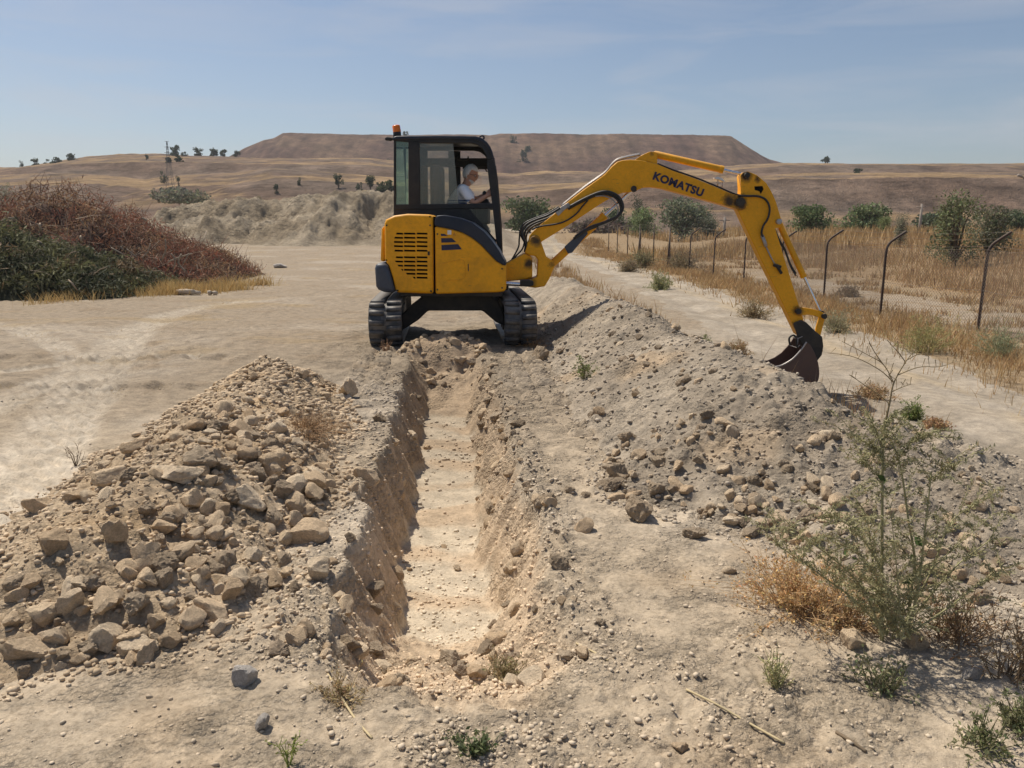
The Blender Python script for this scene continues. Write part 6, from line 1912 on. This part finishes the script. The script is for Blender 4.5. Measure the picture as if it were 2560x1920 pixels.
# side sprays
for Q in main:
    for i in range(2, len(Q), 3 if Q in main[:3] else 2):
        p = np.array(Q[i])
        if p[2] > wb.z + 0.72:
            continue
        for rep in range(2):
            a = rv.uniform(0, 6.283); L = rv.uniform(0.06, 0.17)
            d = np.array((math.cos(a), math.sin(a) * 0.8, rv.uniform(0.1, 0.9))); d /= np.linalg.norm(d)
            q = p + d * L; m_ = (p + q) / 2 + np.array((0, 0, 0.012))
            ms.tube([p, m_, q], [0.0014, 0.0011, 0.0006], 3, False, STEMC * 0.9)
            for u in np.linspace(0.1, 1, int(L / 0.0035)):
                c0_ = p * (1 - u) ** 2 + 2 * m_ * u * (1 - u) + q * u * u
                o_ = rv.normal(size=3); o_ -= (o_ @ d) * d; o_ /= np.linalg.norm(o_) + 1e-9
                LP.append(c0_ + o_ * 0.006); AX.append(o_ * 1.2 + d * 0.8); LC.append((GRW if rv.random() < 0.85 else DRW) * rv.uniform(0.6, 1.35))
ms.build('stem', M_WOOD, root)
LP = np.array(LP); mb = MB(); cards(mb, LP, rv.uniform(0.010, 0.022, len(LP)), np.array(LC), rv, 0.28, np.array(AX)); mb.build('foliage', M_LEAF, root)
# broad leaves low on the same plant
bl = np.array([tuple(at(*z9(x, y), WY - 0.06 + 0.12 * rv.random())) for x, y in ((410, 740), (360, 830), (395, 855), (440, 770), (500, 720), (505, 560), (498, 545), (460, 1010), (520, 820), (620, 850), (600, 940), (640, 790))])

for q_ in bl:
    mb = MB(); cards(mb, q_[None, :], rv.uniform(0.03, 0.05, 1), np.array(((0.07, 0.115, 0.035),)), rv, 0.6); mb.build('broad_leaf', M_LEAF, root)
ORG = (0.64, 0.42, 0.20)
GWS = 'weeds and dry plants in the foreground'
twig_bush('dry_weed', ghit(1985, 1520), 0.33, 0.19, 190, (0.52, 0.36, 0.20), ORG, 'sprawling dry orange weed left of the tall green one', 'weed', 21, 0.011, 6, GWS, 1.0, 0.0015)
twig_bush('dry_weed', ghit(2120, 1560), 0.20, 0.20, 80, (0.45, 0.30, 0.17), (0.46, 0.33, 0.17), 'smaller tan dry weed between the orange one and the tall green stems', 'weed', 22, 0.010, 6, GWS, 0.9)
twig_bush('dry_weed', ghit(2400, 1600), 0.22, 0.22, 64, (0.30, 0.20, 0.12), (0.33, 0.21, 0.11), 'brown withered weed at the right foot of the tall green one', 'weed', 23, 0.010, 5, GWS, 0.7)
twig_bush('dry_weed', ghit(2540, 1700), 0.20, 0.24, 46, (0.26, 0.18, 0.11), (0.28, 0.19, 0.10), 'dark withered weed at the right edge of the picture', 'weed', 24, 0.010, 4, GWS, 0.6)
twig_bush('green_weed', ghit(2205, 1725), 0.10, 0.13, 40, (0.22, 0.20, 0.11), (0.19, 0.20, 0.10), 'small leafy green weed just below the tall one', 'weed', 25, 0.012, 5, GWS, 0.8)
twig_bush('green_weed', ghit(2450, 1870), 0.12, 0.11, 34, (0.20, 0.19, 0.10), (0.17, 0.185, 0.085), 'dark leafy weed in the lower right corner', 'weed', 26, 0.012, 5, GWS, 0.8)
twig_bush('green_weed', ghit(2550, 1830), 0.11, 0.12, 40, (0.20, 0.19, 0.10), (0.18, 0.19, 0.09), 'leafy weed cut by the right edge, beside the corner one', 'weed', 27, 0.012, 5, GWS, 0.8)
twig_bush('green_weed', ghit(1185, 1880), 0.08, 0.06, 26, (0.16, 0.17, 0.09), (0.14, 0.17, 0.075), 'low grey-green weed at the bottom of the picture before the trench', 'weed', 28, 0.014, 5, GWS, 1.2)
twig_bush('green_weed', ghit(722, 1915), 0.02, 0.11, 7, (0.25, 0.28, 0.08), (0.25, 0.29, 0.08), 'slender upright green sprig at the bottom, left of centre', 'weed', 29, 0.008, 5, GWS, 0.15)
twig_bush('dry_weed', ghit(1940, 1720), 0.06, 0.14, 26, (0.38, 0.36, 0.18), (0.40, 0.36, 0.18), 'wispy yellow-green grass tuft on bare ground left of the leafy weeds', 'weed', 30, 0.008, 3, GWS, 0.35)
twig_bush('dry_weed', ghit(1260, 1700), 0.13, 0.10, 60, (0.38, 0.30, 0.18), (0.36, 0.30, 0.16), 'dry tangled weed on the rubble at the near end of the trench', 'weed', 31, 0.010, 4, GWS, 0.9)
twig_bush('dry_weed', ghit(850, 1745), 0.12, 0.07, 46, (0.42, 0.32, 0.18), (0.44, 0.32, 0.16), 'flat tan weed on the ground left of the trench end', 'weed', 32, 0.008, 4, GWS, 1.4)
twig_bush('dry_weed', ghit(770, 1080), 0.30, 0.10, 190, (0.40, 0.27, 0.16), (0.42, 0.28, 0.16), 'matted dry roots and straw on the left earth heap', 'weed', 33, 0.008, 2, GWS, 1.8, 0.002)
twig_bush('green_weed', ghit(1462, 945), 0.13, 0.22, 30, (0.20, 0.20, 0.09), (0.22, 0.24, 0.10), 'small leafy weed growing on the slope of the right bank', 'weed', 34, 0.018, 5, GWS, 0.5)
twig_bush('dry_weed', ghit(1272, 858), 0.20, 0.22, 26, (0.36, 0.27, 0.18), (0.36, 0.27, 0.17), 'dry twigs before the right track of the excavator', 'weed', 35, 0.012, 2, GWS, 0.6, 0.004)
twig_bush('dry_weed', ghit(1330, 865), 0.28, 0.08, 60, (0.46, 0.28, 0.15), (0.48, 0.30, 0.16), 'orange-brown straw right of the twigs before the track', 'weed', 36, 0.012, 4, GWS, 1.8, 0.003)
twig_bush('dry_weed', ghit(968, 880), 0.10, 0.16, 30, (0.30, 0.19, 0.12), (0.32, 0.20, 0.12), 'brown withered sprig beside the left track', 'weed', 37, 0.012, 3, GWS, 0.7, 0.003)
twig_bush('dry_weed', ghit(190, 1165), 0.03, 0.17, 8, (0.20, 0.15, 0.10), (0.22, 0.17, 0.10), 'thin bare sprig standing on the trampled ground at left', 'weed', 38, 0.006, 1, GWS, 0.15)
GV = 'shrubs along the road and fence'
for i, (px, D, wv_, hv_, tw, lf, lab) in enumerate([
        (1763, 13.2, 0.16, 0.34, (0.20, 0.22, 0.09), (0.20, 0.24, 0.09), 'small green tuft between the bank and the road, left of the stick'),
        (2312, 8.3, 0.10, 0.26, (0.24, 0.27, 0.10), (0.24, 0.29, 0.10), 'slim green sprig at the road edge by the bucket shadow'),
        (2375, 7.9, 0.18, 0.13, (0.42, 0.28, 0.16), (0.44, 0.29, 0.16), 'brown straw tuft right of the slim green sprig at the road edge'),
        (2200, 9.4, 0.35, 0.16, (0.44, 0.30, 0.17), (0.46, 0.32, 0.18), 'dry tuft at the road edge right of the bucket'),
        (2095, 15.5, 0.50, 0.52, (0.36, 0.32, 0.20), (0.36, 0.33, 0.20), 'pale grey shrub behind the bucket link, at the fence'),
        (2325, 13.2, 0.75, 0.62, (0.36, 0.32, 0.15), (0.34, 0.32, 0.13), 'wide yellow-green shrub under the fence between the two nearest posts'),
        (2520, 12.6, 0.60, 0.60, (0.30, 0.30, 0.18), (0.30, 0.32, 0.18), 'pale green shrub at the foot of the nearest fence post'),
        (1885, 18.5, 0.55, 0.50, (0.34, 0.25, 0.14), (0.32, 0.25, 0.14), 'brown dry shrub on the verge left of the stick'),
        (1648, 27.0, 0.50, 0.62, (0.30, 0.29, 0.14), (0.34, 0.34, 0.17), 'rounded pale green shrub at the fence, below the boom elbow'),
        (1570, 37.0, 0.70, 0.60, (0.33, 0.25, 0.15), (0.33, 0.26, 0.16), 'dry shrub by the braced fence post'),
        (1850, 13.0, 0.30, 0.25, (0.40, 0.29, 0.17), (0.42, 0.30, 0.17), 'dry tuft between the bank and the road below the stick'),
        (1520, 17.5, 0.35, 0.30, (0.38, 0.26, 0.15), (0.40, 0.27, 0.15), 'rusty tuft on the grass strip right of the bank'),
        (1700, 38.0, 1.6, 0.9, (0.26, 0.20, 0.12), (0.27, 0.22, 0.13), 'sprawling dry brush beyond the fence, left of the stick'),
        (1600, 40.0, 1.3, 0.9, (0.24, 0.20, 0.11), (0.27, 0.24, 0.13), 'dull green-brown brush beyond the fence under the boom'),
        (2120, 24.0, 0.55, 0.35, (0.24, 0.18, 0.12), (0.28, 0.21, 0.13), 'grey dead brush on bare ground beyond the second fence post')]):
    X = (px - 1280) / F * D; z = float(ground_low(np.array([X]), np.array([float(D)]))[0])
    bkh = float(bank_h(np.array([X]), np.array([float(D)]))[0])
    twig_bush('roadside_shrub', (X, D, z + max(0, bkh)), wv_, hv_, 110, tw, lf, lab, 'shrub', 600 + i, 0.022 * max(1, D / 13), 6, GV, 0.8, 0.003 * max(1, D / 11))

# ---- fallen straws on the foreground
for k, (pts, lab) in enumerate([(((1715, 1728), (1790, 1765), (1850, 1800), (1960, 1862)), 'long dry straw lying across the lower right foreground'),
                                (((2090, 1835), (2130, 1860), (2165, 1885)), 'short dark twig lying in the lower right foreground'),
                                (((1440, 1612), (1480, 1632), (1520, 1655)), 'thin pale straw lying right of the trench end'),
                                (((820, 1690), (880, 1790), (930, 1850)), 'thin dry stalk lying left of the trench end')]):
    Q = [hit(*q) for q in pts]
    mb = MB(); mb.tube(spline([q + Vector((0, 0, 0.006)) for q in Q], 4), 0.0035 if k != 1 else 0.005, 5, True, np.array((0.52, 0.42, 0.25)) if k != 1 else np.array((0.2, 0.15, 0.1)))
    tag(mb.build('straw', M_WOOD, None, True), lab, 'straw', 'straws and twigs lying in the foreground')

# ---- fence
M_POST2 = paint_mat('rusty_post', (0.055, 0.04, 0.035), 0.7, 0.3, 0.6, (0.13, 0.07, 0.045), scale=7)
M_WIRE = paint_mat('fence_wire', (0.16, 0.13, 0.11), 0.6, 0.3, 0.4)
posts = [(2230, 14.0), (2118, 16.0), (1903, 18.5), (1778, 22.7), (1683, 26.6), (1603, 30.5), (1537, 33.5), (1485, 37.5), (1441, 40.5), (1408, 44), (1378, 48), (1352, 52), (1330, 57), (1312, 62)]
FEN = tag(empty('chain_link_fence', (9, 25, -0.8)), 'rusty chain-link fence with bent-top posts along the dirt road', 'fence')
heads = []; feet = []
for i, (xv, D) in enumerate(posts):
    X = (xv - 1106) / 1700 * D
    z = float(ground_low(np.array([X]), np.array([float(D)]))[0]) - 0.1
    straight = i >= 8
    H = 2.05 if not straight else 2.1
    lean = rv.uniform(-0.03, 0.03)
    b_ = Vector((X, D, z))
    if straight:
        pts = [b_, b_ + Vector((lean, 0, H + 0.1))]
    else:
        pts = spline([b_, b_ + Vector((lean * 0.6, 0, 1.0)), b_ + Vector((lean, 0, 1.62)), b_ + Vector((lean + 0.06, 0, 1.82)), b_ + Vector((lean + 0.20, 0, 1.94)), b_ + Vector((lean + 0.42, 0, 2.09))], 5)
    mb = MB(); mb.tube(pts, 0.030, 8); mb.build('post', M_POST2, FEN, True)
    feet.append(b_); heads.append((b_ + Vector((lean, 0, 1.66)), Vector(pts[-1])))
for (dx, px_) in ((-0.75, 8), (0.75, 8), (-0.9, 10), (0.9, 10)):
    mb = MB(); mb.tube([feet[px_] + Vector((0, 0, 1.9)), feet[px_] + Vector((dx * 0.3, dx, 0.05))], 0.025, 6); mb.build('brace', M_POST2, FEN, True)
mb = MB()
for i in range(len(posts) - 1):
    for hz in (0.10, 0.85, 1.66):
        a, b_ = feet[i] + Vector((0, 0, hz + 0.08)), feet[i + 1] + Vector((0, 0, hz + 0.08))
        mb.tube([a, a.lerp(b_, 0.5) - Vector((0, 0, 0.03)), b_], 0.0035, 3, False)
    for t in (0.35, 0.7, 1.0):
        a = heads[i][0].lerp(heads[i][1], t); b_ = heads[i + 1][0].lerp(heads[i + 1][1], t)
        mb.tube([a, a.lerp(b_, 0.5) - Vector((0, 0, 0.05)), b_], 0.003, 3, False)
mb.build('strand', M_WIRE, FEN)
mb = MB()
for i in range(8):
    A, B = feet[i] + Vector((0, 0, 0.15)), feet[i + 1] + Vector((0, 0, 0.15))
    L = (B - A).length; step = 0.075 if i < 4 else 0.15
    n_ = int(L / step); hh = 1.55
    d = (B - A) / L
    for k in range(-int(hh / step), n_):
        for sg in (1, -1):
            s0 = k * step; s1 = s0 + hh
            t0, t1 = max(0, s0), min(L, s1)
            if t1 <= t0:
                continue
            z0, z1 = (t0 - s0), (t1 - s0)
            if sg < 0:
                z0, z1 = hh - z0, hh - z1
            p = A + d * t0 + Vector((0, 0, z0)); q = A + d * t1 + Vector((0, 0, z1))
            mb.tube([p, q], 0.0028, 3, False)
wm = mb.build('wire_mesh', M_WIRE, FEN)
wm['kind'] = 'stuff'

# ---- poles and pylon
M_CONC = paint_mat('weathered_pole', (0.28, 0.24, 0.21), 0.8, 0.2, 0.4)
def pole(xv, ytop, D, label, lampx=None):
    X = (xv - 1106) / 1700 * D; z0 = 0.0; z1 = CAMZ + (492 - ytop) / 1700 * D
    root = tag(empty('utility_pole', (X, D, z0)), label, 'pole')
    mb = MB(); mb.tube([(X, D, z0 - 0.5), (X, D, z1)], [0.16, 0.11], 8); mb.build('shaft', M_CONC, root, True)
    if lampx:
        X2 = (lampx - 1106) / 1700 * D
        mb = MB(); mb.tube([(X, D, z1 - 0.35), ((X + X2) / 2, D, z1 - 0.1), (X2, D, z1 + 0.35)], 0.06, 6); mb.build('lamp_arm', M_CONC, root, True)
        mb = MB(); mb.tube([(X2 + 0.1, D, z1 + 0.30), (X2 - 0.4, D, z1 + 0.50)], [0.09, 0.13], 8); mb.build('lamp_head', M_CONC, root, True)
    else:
        mb = MB(); mb.tube([(X - 0.5, D, z1 - 0.3), (X + 0.5, D, z1 - 0.3)], 0.05, 6); mb.build('crossarm', M_CONC, root)
    return root
pole(1970, 443, 78, 'plain grey utility pole beyond the field, behind the thin sapling')
pole(2197, 396, 72, 'tall pole with a street lamp arm at the right edge', 2174)
pole(1556, 470, 75, 'short grey pole in the field, right of the pale tree under the boom')
# lattice pylon on the left slope
pb = hill_at(368, 400); k = pb.y / 1700.0
H = (400 - 306) * k; Wb = 13 * k
PYL = tag(empty('pylon', pb), 'faint lattice power pylon on the left hill', 'pylon')
mb = MB()
lev = [0, 0.2, 0.38, 0.54, 0.68, 0.80, 0.90, 1.0]
wd = lambda t: Wb * (1 - 0.92 * t) * 0.5
for sx_, sy_ in ((-1, -1), (1, -1), (1, 1), (-1, 1)):
    mb.tube([(pb.x + sx_ * wd(t), pb.y + sy_ * wd(t), pb.z - 0.5 + H * t) for t in lev], 0.026, 4)
M_PYL = paint_mat('pylon_steel', (0.10, 0.11, 0.12), 0.7, 0.2, 0.1)
mb.build('leg_frame', M_PYL, PYL)
mb = MB()
for i in range(len(lev) - 1):
    for (ax, ay), (bx_, by_) in (((-1, -1), (1, -1)), ((1, -1), (1, 1)), ((1, 1), (-1, 1)), ((-1, 1), (-1, -1))):
        for (t0, t1) in ((lev[i], lev[i + 1]), (lev[i + 1], lev[i])):
            mb.tube([(pb.x + ax * wd(t0), pb.y + ay * wd(t0), pb.z - 0.5 + H * t0), (pb.x + bx_ * wd(t1), pb.y + by_ * wd(t1), pb.z - 0.5 + H * t1)], 0.016, 3, False)
mb.build('bracing', M_PYL, PYL)
mb = MB()
for t, w_ in ((0.70, 0.55), (0.82, 0.48), (0.94, 0.35)):
    mb.tube([(pb.x - Wb * w_, pb.y, pb.z + H * t), (pb.x + Wb * w_, pb.y, pb.z + H * t)], 0.03, 4)
mb.build('crossarm', M_PYL, PYL)

# ================================================================== HAZE
def make_haze():
    m = bpy.data.materials.new('haze'); m.use_nodes = True; nt = m.node_tree; nt.nodes.clear()
    out = N(nt, 'ShaderNodeOutputMaterial'); pv = N(nt, 'ShaderNodeVolumePrincipled')
    pv.inputs['Color'].default_value = (0.88, 0.90, 0.96, 1); pv.inputs['Density'].default_value = HAZE; pv.inputs['Anisotropy'].default_value = 0.2
    nt.links.new(pv.outputs[0], out.inputs['Volume'])
    mb = MB()
    x0, x1, y0, y1, z0, z1 = -2700, 2700, -60, 2700, -14, 75
    P = [(x, y, z) for z in (z0, z1) for x, y in ((x0, y0), (x1, y0), (x1, y1), (x0, y1))]
    mb.add(P, [(0, 3, 2, 1), (4, 5, 6, 7), (0, 1, 5, 4), (1, 2, 6, 5), (2, 3, 7, 6), (3, 0, 4, 7)])
    o = mb.build('haze', m); o['kind'] = 'stuff'
HAZE = 0.00032
make_haze()
